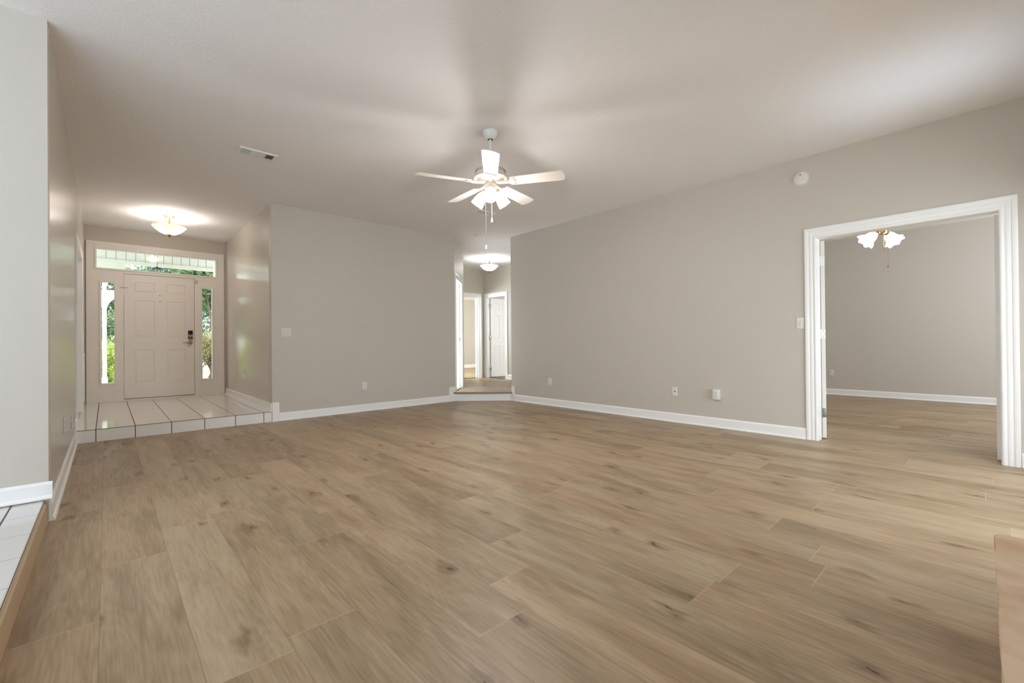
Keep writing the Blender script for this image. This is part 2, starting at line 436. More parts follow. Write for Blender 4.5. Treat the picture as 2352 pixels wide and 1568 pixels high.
# ------------------------------------------------------------------ mesh helpers
class MB:
    def __init__(self):
        self.bm = bmesh.new()
        self.T = Matrix.Identity(4)
        self.mi = 0

    def v(self, p):
        return self.bm.verts.new(self.T @ Vector(p))

    def face(self, vs):
        try:
            f = self.bm.faces.new(vs); f.material_index = self.mi
            return f
        except ValueError:
            return None

    def box(self, lo, hi):
        (x0, y0, z0), (x1, y1, z1) = lo, hi
        c = [self.v(p) for p in ((x0, y0, z0), (x1, y0, z0), (x1, y1, z0), (x0, y1, z0), (x0, y0, z1), (x1, y0, z1), (x1, y1, z1), (x0, y1, z1))]
        for q in ((0, 3, 2, 1), (4, 5, 6, 7), (0, 1, 5, 4), (1, 2, 6, 5), (2, 3, 7, 6), (3, 0, 4, 7)):
            self.face([c[i] for i in q])
        return self

    def rbox(self, lo, hi, r=0.003, seg=2):
        """box with rounded edges"""
        b = bmesh.new()
        bmesh.ops.create_cube(b, size=1.0)
        s = Vector(hi) - Vector(lo); c = (Vector(hi) + Vector(lo)) / 2
        for w in b.verts:
            w.co = Vector((w.co.x * s.x, w.co.y * s.y, w.co.z * s.z)) + c
        bmesh.ops.bevel(b, geom=list(b.edges), offset=min(r, min(s) * 0.45), segments=seg, profile=0.5, affect='EDGES')
        self.merge(b)
        return self

    def merge(self, b):
        m = {}
        for w in b.verts: m[w] = self.v(w.co)
        for f in b.faces: self.face([m[w] for w in f.verts])
        b.free()

    def poly_prism(self, pts, z0, z1):
        a = [self.v((x, y, z0)) for x, y in pts]; b = [self.v((x, y, z1)) for x, y in pts]
        n = len(pts)
        self.face(a[::-1]); self.face(b)
        for i in range(n):
            self.face([a[i], a[(i + 1) % n], b[(i + 1) % n], b[i]])
        return self

    def sweep(self, stations, closed_profile=True, closed_path=False, caps=True):
        """stations: list of rings (lists of points, equal length)"""
        R = [[self.v(p) for p in s] for s in stations]
        n = len(R[0]); k = len(R)
        for i in range(k if closed_path else k - 1):
            A, B = R[i], R[(i + 1) % k]
            for j in range(n if closed_profile else n - 1):
                self.face([A[j], A[(j + 1) % n], B[(j + 1) % n], B[j]])
        if caps and not closed_path and closed_profile:
            self.face(R[0][::-1]); self.face(R[-1])
        return self

    def lathe(self, prof, seg=40, axis_T=None):
        T0 = self.T
        if axis_T is not None: self.T = T0 @ axis_T
        rings = []
        for r, z in prof:
            if r < 1e-6:
                rings.append([self.v((0, 0, z))])
            else:
                rings.append([self.v((r * math.cos(2 * PI * i / seg), r * math.sin(2 * PI * i / seg), z)) for i in range(seg)])
        for A, B in zip(rings[:-1], rings[1:]):
            for i in range(seg):
                j = (i + 1) % seg
                if len(A) == 1 and len(B) == 1: continue
                if len(A) == 1: self.face([A[0], B[j], B[i]])
                elif len(B) == 1: self.face([A[i], A[j], B[0]])
                else: self.face([A[i], A[j], B[j], B[i]])
        self.T = T0
        return self

    def tube(self, pts, r, seg=8, taper=None):
        pts = [Vector(p) for p in pts]
        rings = []
        prev = None
        for i, p in enumerate(pts):
            d = (pts[min(i + 1, len(pts) - 1)] - pts[max(i - 1, 0)]).normalized()
            a = Vector((0, 0, 1)) if abs(d.z) < 0.9 else Vector((1, 0, 0))
            if prev is not None: a = prev
            u = (a - d * a.dot(d)).normalized(); w = d.cross(u); prev = u
            rr = r if taper is None else r * taper[i]
            rings.append([p + u * rr * math.cos(2 * PI * k / seg) + w * rr * math.sin(2 * PI * k / seg) for k in range(seg)])
        self.sweep(rings)
        return self

    def build(self, name, material, parent=None, smooth=False, loc=None, rot=None):
        bmesh.ops.recalc_face_normals(self.bm, faces=list(self.bm.faces))
        me = bpy.data.meshes.new(name)
        self.bm.to_mesh(me); self.bm.free()
        for mm in (material if isinstance(material, (list, tuple)) else [material]): me.materials.append(mm)
        if smooth:
            me.shade_smooth()
            try:
                me.set_sharp_from_angle(angle=math.radians(38))
            except Exception:
                pass
        o = bpy.data.objects.new(name, me); COL.objects.link(o)
        if parent is not None: o.parent = parent
        if loc is not None: o.location = loc
        if rot is not None: o.rotation_euler = (0, 0, rot)
        return o


def tag(o, label, cat, group=None, kind=None):
    o['label'] = label; o['category'] = cat
    if group: o['group'] = group
    if kind: o['kind'] = kind
    return o


def empty(name, loc, rot=0.0, label=None, cat=None, group=None, kind=None):
    o = bpy.data.objects.new(name, None); COL.objects.link(o)
    o.empty_display_size = 0.05
    o.location = loc; o.rotation_euler = (0, 0, rot)
    if label: tag(o, label, cat, group, kind)
    return o


def struct(o, label, cat):
    return tag(o, label, cat, None, 'structure')


def copy_tree(o, parent=None):
    c = o.copy(); COL.objects.link(c)
    if parent is not None: c.parent = parent
    for ch in list(o.children): copy_tree(ch, c)
    return c


R90 = PI / 2
ZC = 2.885           # ceiling height
XR, YL = 5.262, 6.43   # right wall, far wall
ZF, ZH = 0.132, 0.150  # foyer tile level, hall level


def wall(name, loc, rot, L, label, z0=0.0, z1=ZC, t=0.12, holes=(), m=None, cat='wall'):
    """local frame: x along the wall to the right as one faces it, -y out of its face"""
    mb = MB()
    xs = sorted({0.0, L} | {h[0] for h in holes} | {h[1] for h in holes})
    for a, b in zip(xs[:-1], xs[1:]):
        cuts = sorted((h[2], h[3]) for h in holes if h[0] <= a + 1e-6 and h[1] >= b - 1e-6)
        z = z0
        for c0, c1 in cuts:
            if c0 > z + 1e-6: mb.box((a, 0, z), (b, t, c0))
            z = max(z, c1)
        if z < z1 - 1e-6: mb.box((a, 0, z), (b, t, z1))
    bmesh.ops.remove_doubles(mb.bm, verts=list(mb.bm.verts), dist=1e-5)
    # drop inner faces shared by neighbouring blocks
    seen = {}
    for f in list(mb.bm.faces):
        seen.setdefault(tuple(sorted(v.index for v in f.verts)), []).append(f)
    mb.bm.verts.index_update()
    seen = {}
    for f in list(mb.bm.faces):
        seen.setdefault(tuple(sorted(v.index for v in f.verts)), []).append(f)
    dead = [f for fs in seen.values() if len(fs) > 1 for f in fs]
    if dead: bmesh.ops.delete(mb.bm, geom=dead, context='FACES_ONLY')
    o = mb.build(name, m or M_WALL, loc=loc, rot=rot)
    return struct(o, label, cat)


BB_PROF = [(0, 0), (0.026, 0), (0.026, 0.008), (0.020, 0.018), (0.014, 0.020), (0.014, 0.088), (0.011, 0.097), (0.005, 0.105), (0, 0.105)]


def bb_rings(x0, x1, z, h):
    s = h / 0.105
    f = lambda x: [(x, -d, z + (zz if zz < 0.03 else zz * s)) for d, zz in BB_PROF]
    return [f(x0), f(x1)]


def baseboard(name, loc, rot, L, label, z=0.0, h=0.105, posts=()):
    mb = MB()
    mb.sweep(bb_rings(0, L, z, h))
    for a, b, ztop in posts:
        mb.rbox((a, -0.017, z + 0.002), (b, 0, ztop), 0.003)
    o = mb.build(name, M_TRIM, loc=loc, rot=rot)
    return struct(o, label, 'baseboard')


FLUTED = [(0, 0), (0, 0.009), (0.004, 0.013), (0.013, 0.015), (0.019, 0.013), (0.022, 0.008), (0.030, 0.0085), (0.034, 0.013), (0.044, 0.015), (0.053, 0.014),
          (0.057, 0.0095), (0.064, 0.010), (0.068, 0.017), (0.078, 0.0195), (0.090, 0.0195), (0.098, 0.017), (0.100, 0.012), (0.100, 0)]
PLAIN = [(0, 0), (0, 0.010), (0.006, 0.013), (0.028, 0.012), (0.034, 0.016), (0.070, 0.018), (0.086, 0.016), (0.090, 0.010), (0.090, 0)]
STOPP = [(0, 0), (0, 0.006), (0.010, 0.014), (0.022, 0.014), (0.030, 0.004), (0.030, 0)]


def casing_rings(x0, x1, z0, zt, prof, y=0.0):
    return [[(x0 - u, y - d, z0) for u, d in prof], [(x0 - u, y - d, zt + u) for u, d in prof],
            [(x1 + u, y - d, zt + u) for u, d in prof], [(x1 + u, y - d, z0) for u, d in prof]]


def loop_rings(x0, x1, z0, z1, prof, y=0.0):
    return [[(x0 - u, y - d, z0 - u) for u, d in prof], [(x0 - u, y - d, z1 + u) for u, d in prof],
            [(x1 + u, y - d, z1 + u) for u, d in prof], [(x1 + u, y - d, z0 - u) for u, d in prof]]


def door_trim(name, loc, rot, x0, x1, z0, zt, label, prof=PLAIN, t=0.12, both=True, stop=0.05):
    mb = MB()
    mb.sweep(casing_rings(x0 - 0.004, x1 + 0.004, z0, zt + 0.004, prof))
    if both:
        st = casing_rings(x0 - 0.004, x1 + 0.004, z0, zt + 0.004, prof)
        mb.sweep([[(x, t - y, z) for x, y, z in s] for s in st])
    j = 0.019
    mb.box((x0 - j, 0, z0), (x0, t, zt)); mb.box((x1, 0, z0), (x1 + j, t, zt)); mb.box((x0 - j, 0, zt), (x1 + j, t, zt + j))
    if stop is not None:
        mb.box((x0, stop, z0), (x0 + 0.011, stop + 0.03, zt)); mb.box((x1 - 0.011, stop, z0), (x1, stop + 0.03, zt))
        mb.box((x0, stop, zt - 0.011), (x1, stop + 0.03, zt))
    o = mb.build(name, M_TRIM, loc=loc, rot=rot)
    return struct(o, label, 'door casing')


def panel_slab(w, h, t, cols, rows):
    """door slab with raised panels in both faces; local x 0..w, y 0..t, z 0..h"""
    b = bmesh.new()
    xs = [0.0]; zs = [0.0]
    for a, c in cols: xs += [a, c]
    for a, c in rows: zs += [a, c]
    xs.append(w); zs.append(h)
    V = {}
    for s, y in ((0, 0.0), (1, t)):
        for i, x in enumerate(xs):
            for k, z in enumerate(zs): V[s, i, k] = b.verts.new((x, y, z))
    panels = []
    nx, nz = len(xs) - 1, len(zs) - 1
    for i in range(nx):
        for k in range(nz):
            f0 = b.faces.new([V[0, i, k], V[0, i + 1, k], V[0, i + 1, k + 1], V[0, i, k + 1]])
            f1 = b.faces.new([V[1, i, k], V[1, i, k + 1], V[1, i + 1, k + 1], V[1, i + 1, k]])
            if i % 2 == 1 and k % 2 == 1: panels += [f0, f1]
    for i in range(nx):
        for k in (0, nz): b.faces.new([V[0, i, k], V[1, i, k], V[1, i + 1, k], V[0, i + 1, k]])
    for k in range(nz):
        for i in (0, nx): b.faces.new([V[0, i, k], V[0, i, k + 1], V[1, i, k + 1], V[1, i, k]])
    bmesh.ops.recalc_face_normals(b, faces=list(b.faces))
    bmesh.ops.inset_individual(b, faces=panels, thickness=0.012, depth=-0.010)
    bmesh.ops.inset_individual(b, faces=panels, thickness=0.026, depth=0.007)
    return b


def six_panel(w, h):
    s = 0.115 if w > 0.7 else 0.09
    m = (w - 2 * s - 0.1) / 2
    cols = [(s, s + m), (s + m + 0.1, w - s)]
    rows = [(0.24, 0.80), (0.98, 1.58), (1.70, h - 0.12)]
    return cols, rows


def hinge(parent, loc, m, w=0.034, h=0.089, flip=1, screws=True):
    mb = MB()
    mb.rbox((0, -0.003, -h / 2), (w * flip, 0.0, h / 2) if flip > 0 else (0, 0, h / 2), 0.004) if flip > 0 else mb.rbox((-w, -0.003, -h / 2), (0, 0, h / 2), 0.004)
    mb.lathe([(0, -h / 2 - 0.003), (0.006, -h / 2 - 0.002), (0.006, h / 2 + 0.002), (0, h / 2 + 0.003)], 12, Matrix.Translation((0, -0.006, 0)))
    o = mb.build('hinge', m, parent, True, loc=loc)
    if screws:
        for dx, dz in ((0.012, 0.03), (0.023, 0.0), (0.012, -0.03)):
            sb = MB(); sb.lathe([(0, 0), (0.0032, 0), (0.0032, 0.001), (0, 0.001)], 10, Matrix.Translation((dx * flip, -0.0032, dz)) @ Matrix.Rotation(PI / 2, 4, 'X'))
            sb.build('screw', M_DARK, o)
    return o


# ================================================================== STRUCTURE
# floors
fl = MB()
fl.box((-0.25, -2.72, -0.12), (10.14, 6.43, 0.0))
struct(fl.build('floor', M_PLANK), 'wide oak-look vinyl plank floor of the main room', 'floor')
LD0, LD1 = 6.78, 8.25        # side door in the left wall (y)
ft = MB(); ft.box((-0.246, 6.43, -0.12), (1.605, 9.62, ZF)); ft.box((-0.40, LD0 - 0.05, -0.12), (-0.246, LD1 + 0.05, ZF - 0.001))
struct(ft.build('foyer_floor', M_TILE), 'raised glossy white tile floor before the front door', 'tiled floor')
fk = MB(); fk.rbox((-4.62, -0.57, -0.12), (-0.262, 3.70, 0.132), 0.006)
struct(fk.build('kitchen_floor', M_TILE2), 'raised white square tile floor with a bare tan riser', 'tiled floor')
rb = MB(); rb.box((-0.262, -0.45, 0.0), (-0.25, 3.66, 0.116))
struct(rb.build('trim_1', M_TAN), 'bare tan riser board under the tile edge', 'step riser')
HALLP = [(4.503, 6.476), (5.256, 5.773), (6.0, 6.478), (7.23, 6.478), (7.23, 8.9), (5.29, 8.9), (5.29, 7.19)]
fh = MB(); fh.poly_prism(HALLP, 0.0, ZH)
struct(fh.build('hall_floor', M_PLANK), 'raised vinyl plank floor of the small hall', 'floor')
fr = MB(); fr.box((4.4, 8.9, 0), (10.4, 12.95, ZH)); fr.box((7.23, 4.9, 0), (10.4, 8.9, ZH))
struct(fr.build('bedroom_floor', M_PLANK), 'plank floor seen through the hall doorways', 'floor')

# ceilings
ce = MB()
ce.poly_prism([(-4.62, -0.57), (5.322, -0.57), (5.322, 5.0), (7.23, 5.0), (7.23, 8.9), (5.0, 8.9), (5.0, 9.57), (-4.62, 9.57)], ZC, ZC + 0.12)
struct(ce.build('ceiling', M_CEIL), 'white textured ceiling over the main room', 'ceiling')
cs = MB(); cs.box((5.322, -2.82, ZC), (10.14, 3.02, ZC + 0.12))
struct(cs.build('study_ceiling', M_CEIL), 'white ceiling of the room past the wide doorway', 'ceiling')
cb = MB(); cb.box((4.4, 8.9, 2.6), (10.4, 12.95, 2.72)); cb.box((7.23, 4.8, 2.6), (10.4, 8.9, 2.72))
struct(cb.build('bedroom_ceiling', M_CEIL), 'white ceiling of the rooms off the hall', 'ceiling')

# main walls
D0, D1 = 1.185, -0.045     # wide doorway in the right wall (y)
wall('wall_right', (XR, 5.74, 0), -R90, 6.31, 'long greige right wall with the wide doorway',
     holes=[(5.74 - D0 - 0.019, 5.74 - D1 + 0.019, 0.0, 2.035 + 0.019)])
wall('wall_far', (1.605, YL, 0), 0, 2.931, 'greige wall between foyer and hall with the double switch')
wall('foyer_wall_right', (1.605, 9.62, 0), -R90, 3.07, 'glossy greige side wall right of the front door', m=M_SATIN)
wall('wall_front', (-0.40, 9.45, 0), 0, 2.12, 'greige wall above the front door', holes=[(0.19, 1.955, ZF, 2.64)])

wall('wall_left', (-0.246, 3.785, 0), R90, 5.835, 'greige left wall running to the front door',
     holes=[(LD0 - 3.785 - 0.019, LD1 - 3.785 + 0.019, ZF, ZF + 2.05)], m=M_SATIN2)
wall('wall_left_end', (-4.62, 3.665, 0), 0, 4.374, 'greige wall end beside the raised white tile floor')
wall('kitchen_wall_left', (-4.5, -0.57, 0), R90, 4.24, 'greige kitchen wall with a window', holes=[(0.8, 3.75, 0.9, 2.2)])
wall('wall_back', (5.382, -0.45, 0), PI, 10.0, 'greige wall with the sliding patio door',
     holes=[(5.382 - 5.0, 5.382 - 2.7, 0.03, 2.13), (5.382 + 1.1, 5.382 + 3.75, 0.9, 2.2)])
# hall walls
s2 = math.sqrt(0.5)
wall('hall_wall_left', (4.536, 6.43, 0), PI / 4, 1.075, 'angled greige hall wall with a doorway at left', holes=[(0.125 - 0.019, 0.835 + 0.019, ZH, 2.18 + 0.019)])
wall('hall_wall', (5.296, 7.19, 0), R90, 1.62, 'short greige hall wall past the angled doorway')
HB0, HB1 = 6.16, 6.925
wall('hall_wall_back', (5.18, 8.785, 0), 0, 2.05, 'greige hall end wall with the open doorway', holes=[(HB0 - 5.18 - 0.019, HB1 - 5.18 + 0.019, ZH, 2.18 + 0.019)])
HD0, HD1 = 8.665, 7.97
wall('hall_wall_right', (7.107, 8.785, 0), -R90, 2.42, 'greige hall wall with the white panel door', holes=[(8.785 - HD0 - 0.019, 8.785 - HD1 + 0.019, ZH, 2.18 + 0.019)])
wall('hall_wall_front', (6.0, 6.478, 0), PI * 1.25, 1.04, 'angled greige hall wall at right', t=0.1)
wall('hall_wall_front.001', (7.107, 6.478, 0), PI, 1.11, 'short greige hall wall behind the corner', t=0.1)
# rooms off the hall
wall('bedroom_wall_back', (4.4, 12.83, 0), 0, 6.0, 'pale wall seen through the hall doorway', z1=2.62)
wall('bedroom_wall_left', (5.0, 8.9, 0), R90, 4.05, 'pale window wall of the back room', z1=2.62, holes=[(1.3, 3.3, 1.0, 2.25)])
wall('bedroom_wall_right', (10.28, 12.95, 0), -R90, 8.1, 'pale far side wall of the back rooms', z1=2.62)
wall('bedroom_wall_front', (7.23, 8.785, 0), 0, 3.1, 'pale wall dividing the back rooms', z1=2.62)
wall('closet_wall_front', (10.4, 4.92, 0), PI, 3.3, 'pale window wall of the side room', z1=2.62, holes=[(0.6, 2.2, 1.0, 2.25)])
wall('closet_wall_left', (7.23, 4.8, 0), R90, 1.7, 'pale inner wall of the side room', z1=2.62, t=0.1)
# study
wall('study_wall_right', (10.02, 3.0, 0), -R90, 5.8, 'greige far wall of the room past the wide doorway')
wall('study_wall_back', (5.382, 2.9, 0), 0, 4.75, 'greige side wall of the study')
wall('study_wall_front', (10.14, -2.7, 0), PI, 4.76, 'greige window wall of the study', holes=[(0.9, 3.1, 0.9, 2.2)])
wall('study_wall_left', (5.382, -2.82, 0), R90, 2.26, 'greige near wall of the study')

# baseboards
baseboard('baseboard_far', (1.605, YL, 0), 0, 2.91, 'white baseboard along the far wall', h=0.106, posts=[(0.0, 0.085, 0.25), (2.80, 2.925, 0.25)])
baseboard('baseboard_right', (XR, 5.735, 0), -R90, 5.735 - D0 - 0.106, 'white baseboard along the right wall', h=0.112, posts=[(0.0, 0.075, 0.255)])
baseboard('baseboard_right.001', (XR, D1 - 0.106, 0), -R90, 0.30, 'white baseboard right of the wide doorway', h=0.112)
baseboard('baseboard_left', (-0.246, 3.69, 0), R90, 2.74, 'white baseboard along the left wall', h=0.115, posts=[(2.67, 2.74, 0.25)])
baseboard('baseboard_left.001', (-0.246, 6.43, 0), R90, LD0 - 6.43 - 0.095, 'short white baseboard before the foyer side door', z=ZF, h=0.11)
baseboard('baseboard_left.002', (-4.5, 3.665, 0), 0, 4.27, 'white baseboard on the wall end at left', z=0.14, h=0.095)
baseboard('foyer_baseboard', (1.605, 9.44, 0), -R90, 3.01, 'white baseboard on the foyer right wall', z=ZF, h=0.112)
baseboard('study_baseboard', (10.02, 2.9, 0), -R90, 5.6, 'white baseboard of the room past the wide doorway', h=0.108)
baseboard('hall_baseboard', (7.107, HD1 - 0.1, 0), -R90, 1.3, 'white baseboard right of the hall door', z=ZH, h=0.11)
baseboard('bedroom_baseboard', (5.0, 12.83, 0), 0, 5.2, 'white baseboard seen through the hall doorway', z=ZH, h=0.11)

# step into the hall
dvec = Vector((5.239 - 4.486, 5.755 - 6.458, 0)); DL = dvec.length
ang = math.atan2(dvec.y, dvec.x)
rs = MB(); rs.box((-0.03, 0.0, 0.0), (DL + 0.02, 0.02, 0.128)); rs.box((-0.03, -0.006, 0.0), (DL + 0.02, 0.0, 0.012))
struct(rs.build('trim_2', M_TRIM, loc=(4.486, 6.458, 0), rot=ang), 'white riser board of the step into the hall', 'step riser')
ns = MB()
npf = [(0.06, 0.150), (0.06, 0.128), (-0.022, 0.126), (-0.031, 0.131), (-0.034, 0.142), (-0.031, 0.153), (-0.022, 0.158), (0.03, 0.158), (0.06, 0.153)]
ns.sweep([[(x, y, z) for y, z in npf] for x in (-0.035, DL + 0.035)])
tag(ns.build('stair_nosing', M_NOSE, loc=(4.486, 6.458, 0), rot=ang), 'taupe rounded nosing along the edge of the step into the hall', 'stair nosing')

# door casings
door_trim('trim_3', (XR, 0, 0), -R90, -D0, -D1, 0.0, 2.035, 'fluted white casing around the wide doorway', FLUTED, stop=None)
door_trim('trim_4', (4.536, 6.43, 0), PI / 4, 0.125, 0.835, ZH, 2.18, 'white casing of the angled hall doorway')
door_trim('trim_5', (5.18, 8.785, 0), 0, HB0 - 5.18, HB1 - 5.18, ZH, 2.18, 'white casing of the doorway in the hall end wall')
door_trim('trim_6', (7.107, 8.785, 0), -R90, 8.785 - HD0, 8.785 - HD1, ZH, 2.18, 'white casing around the panel door in the hall', stop=0.02)
door_trim('trim_7', (-0.246, 3.785, 0), R90, LD0 - 3.785, LD1 - 3.785, ZF, ZF + 2.03, 'white casing of the foyer side door', both=False)

# ---- front entry unit
fu = MB()
X0, X1, ZT = -0.226, 1.573, 2.655
TR = (-0.114, 1.450, 2.243, 2.543); SL = (-0.060, 0.098, 0.428, 2.026); SR = (1.245, 1.394, 0.428, 2.028); DR = (0.205, 1.138, ZF, 2.186)
yu, tu = 9.432, 0.06
holes = [TR, SL, SR, DR]
xs = sorted({X0, X1} | {h[0] for h in holes} | {h[1] for h in holes})
for a, b in zip(xs[:-1], xs[1:]):
    cuts = sorted((h[2], h[3]) for h in holes if h[0] <= a + 1e-6 and h[1] >= b - 1e-6)
    z = ZF
    for c0, c1 in cuts:
        if c0 > z + 1e-6: fu.box((a, yu, z), (b, yu + tu, c0))
        z = max(z, c1)
    fu.box((a, yu, z), (b, yu + tu, ZT))
# raised outer casing edge and sill
fu.rbox((X0 - 0.004, yu - 0.006, ZF), (X0 + 0.05, yu + 0.02, ZT - 0.05), 0.003)
fu.rbox((X1 - 0.05, yu - 0.006, ZF), (X1 + 0.004, yu + 0.02, ZT - 0.05), 0.003)
fu.rbox((X0 - 0.004, yu - 0.006, ZT - 0.05), (X1 + 0.004, yu + 0.02, ZT + 0.004), 0.003)
fu.rbox((X0 + 0.09, yu - 0.012, ZF), (X1 - 0.09, yu + 0.02, ZF + 0.022), 0.004)
# rebate stops behind the door, added to block light at its gaps
fu.box((0.19, yu + tu, ZF), (0.232, yu + tu + 0.02, 2.20)); fu.box((1.115, yu + tu, ZF), (1.155, yu + tu + 0.02, 2.20)); fu.box((0.232, yu + tu, 2.16), (1.115, yu + tu + 0.02, 2.20))
struct(fu.build('trim_8', M_FRONT), 'white framed surround of the front door, sidelights and transom', 'door surround')


def glazing(name, r, label, m=M_FRONT):
    e = empty(name, ((r[0] + r[1]) / 2, yu, r[2]), 0, label, 'window', kind='structure')
    w, h = (r[1] - r[0]) / 2, r[3] - r[2]
    mb = MB(); mb.sweep(loop_rings(-w + 0.004, w - 0.004, 0.004, h - 0.004, STOPP), closed_path=True)
    mb.sweep([[(x, 0.05 - y, z) for x, y, z in s] for s in loop_rings(-w + 0.004, w - 0.004, 0.004, h - 0.004, STOPP, 0.0)], closed_path=True)
    mb.build('window_frame', m, e)
    g = MB(); g.box((-w, 0.026, 0.0), (w, 0.032, h)); g.build('glass_pane', M_GLASS, e)
    return e


glazing('window_1', TR, 'wide transom window above the front door')
glazing('window_2', SL, 'narrow sidelight left of the front door')
glazing('window_3', SR, 'narrow sidelight right of the front door')

# front door
fd = empty('door_1', (0.209, 9.447, 0.157), 0, 'white six-panel front door with keypad lock', 'front door', kind='structure')
WD, HD = 0.925, 2.025
b = panel_slab(WD, HD, 0.044, [(0.125, 0.385), (0.54, 0.80)], [(0.25, 0.80), (1.0, 1.60), (1.74, 1.90)])
mb = MB(); mb.merge(b); mb.build('door_slab', M_FRONT, fd)
for hz in (1.745, 1.03, 0.262):
    hinge(fd, (-0.004, -0.001, hz), M_FRONT, 0.012, 0.10, 1, False)
lk = MB(); lk.rbox((-0.034, -0.022, -0.075), (0.034, 0, 0.07), 0.006)
lk.lathe([(0, 0), (0.034, 0), (0.034, 0.022), (0, 0.022)], 32, Matrix.Translation((0, 0, -0.068)) @ Matrix.Rotation(PI / 2, 4, 'X'))
lko = lk.build('keypad_lock', M_NICKEL, fd, True, loc=(0.867, 0, 1.05))
scn = MB(); scn.rbox((-0.032, -0.025, 0.0), (0.032, -0.021, 0.068), 0.002); scn.build('screen', M_BLACK, lko)
tt = MB(); tt.lathe([(0, 0), (0.015, 0), (0.013, 0.01), (0, 0.011)], 20, Matrix.Translation((0, -0.022, -0.045)) @ Matrix.Rotation(PI / 2, 4, 'X'))
tt.rbox((-0.004, -0.04, -0.060), (0.004, -0.030, -0.030), 0.002); tt.build('thumb_turn', M_NICKEL, lko, True)
lv = MB(); lv.lathe([(0, 0), (0.033, 0), (0.033, 0.006), (0.026, 0.011), (0.012, 0.013), (0.011, 0.045), (0, 0.045)], 32, Matrix.Rotation(PI / 2, 4, 'X'))
lv.tube([(0, -0.042, 0), (-0.025, -0.046, -0.008), (-0.055, -0.046, 0.003), (-0.085, -0.044, 0.008), (-0.108, -0.042, 0.004)], 0.009, 10, [1.1, 1.0, 0.9, 0.8, 0.6])
lv.build('lever_handle', M_NICKEL, fd, True, loc=(0.863, 0, 0.908))
for z in (1.70, 1.60):
    pk = MB(); pk.lathe([(0, 0), (0.007, 0), (0.006, 0.003), (0, 0.003)], 14, Matrix.Rotation(PI / 2, 4, 'X'))
    pk.build('peephole', M_DARK, fd, True, loc=(0.455, 0, z))
dg = MB(); dg.tube([(-0.045, -0.022, 0), (0.0, -0.016, 0), (0.045, -0.018, 0)], 0.004, 8); dg.build('hinge_pin_stop', M_NICKEL, fd, True, loc=(0.0, 0, 1.80))
swp = MB(); swp.box((0.0, -0.006, -0.004), (WD, 0.006, 0.012)); swp.build('door_sweep', M_STEEL, fd)
tp = MB(); tp.rbox((-0.019, -0.0015, -0.03), (0.019, 0, 0.03), 0.0006)
tag(tp.build('tape_patch', M_TAPE, loc=(1.165, yu - 0.0005, 2.125)), 'small beige tape patch on the frame by the front door top corner', 'tape')

# foyer side door (closed)
sd = empty('door_2', (-0.246 - 0.06, LD0 + 0.004, ZF + 0.006), R90, 'white panel door in the foyer left wall', 'door', kind='structure')
wsd = LD1 - LD0
mb = MB()
for k in range(2):
    ww = wsd / 2 - 0.006
    c, r = six_panel(ww, 2.02)
    mb.T = Matrix.Translation((k * wsd / 2, 0, 0)); mb.merge(panel_slab(ww, 2.02, 0.035, c, r))
mb.build('door_slab', M_DOOR, sd)

# wide doorway: two leaves swung into the study
def leaf(name, loc, rot, label, sgn):
    e = empty(name, loc, rot, label, 'door', kind='structure')
    w = 0.605
    c, r = six_panel(w, 2.015)
    mb = MB(); mb.merge(panel_slab(w, 2.015, 0.035, c, r)); mb.build('door_slab', M_DOOR, e)
    return e


d3 = leaf('door_3', (5.412, D0 - 0.035, 0.012), 0.30, 'white door leaf swung open at left of the wide doorway', 1)
for z, m in ((1.81, M_TRIM), (1.06, M_TRIM), (0.255, M_STEEL)):
    # leaf plate screwed to the hinge edge of the door, knuckle at the jamb
    hb = MB()
    hb.rbox((-0.0032, 0.0, z - 0.046), (0.0, 0.031, z + 0.046), 0.0014)
    hb.lathe([(0, z - 0.05), (0.006, z - 0.049), (0.006, z + 0.049), (0, z + 0.05)], 12, Matrix.Translation((-0.007, 0.036, 0)))
    ho = hb.build('hinge', m, d3, True)
    for dy, dz in ((0.017, 0.031), (0.008, 0.0), (0.017, -0.031)):
        sb = MB(); sb.lathe([(0, 0), (0.003, 0), (0.003, 0.001), (0, 0.001)], 10, Matrix.Translation((-0.0034, dy, z + dz)) @ Matrix.Rotation(-PI / 2, 4, 'Y'))
        sb.build('screw', M_DARK if m is M_TRIM else M_STEEL, ho)
leaf('door_4', (5.40, D1 - 0.012, 0.012), -0.03, 'white door leaf swung open at right of the wide doorway', -1)

# panel door in the hall, open into its room
d5 = empty('door_5', (7.205, HD0 - 0.046, ZH + 0.012), 0.0, 'white six-panel door standing open in the hall', 'door', kind='structure')
c, r = six_panel(0.68, 2.0)
mb = MB(); mb.merge(panel_slab(0.68, 2.0, 0.035, c, r)); mb.build('door_slab', M_DOOR, d5)
for z in (1.80, 1.0, 0.22):
    hb = MB(); hb.rbox((-0.034, 0.0, z - 0.045), (0.012, -0.003, z + 0.045) if False else (0.012, 0.002, z + 0.045), 0.001)
    hb.lathe([(0, z - 0.047), (0.009, z - 0.046), (0.009, z + 0.046), (0, z + 0.047)], 12, Matrix.Translation((-0.008, -0.007, 0)))
    hb.build('hinge', M_NICKEL, d5, True)

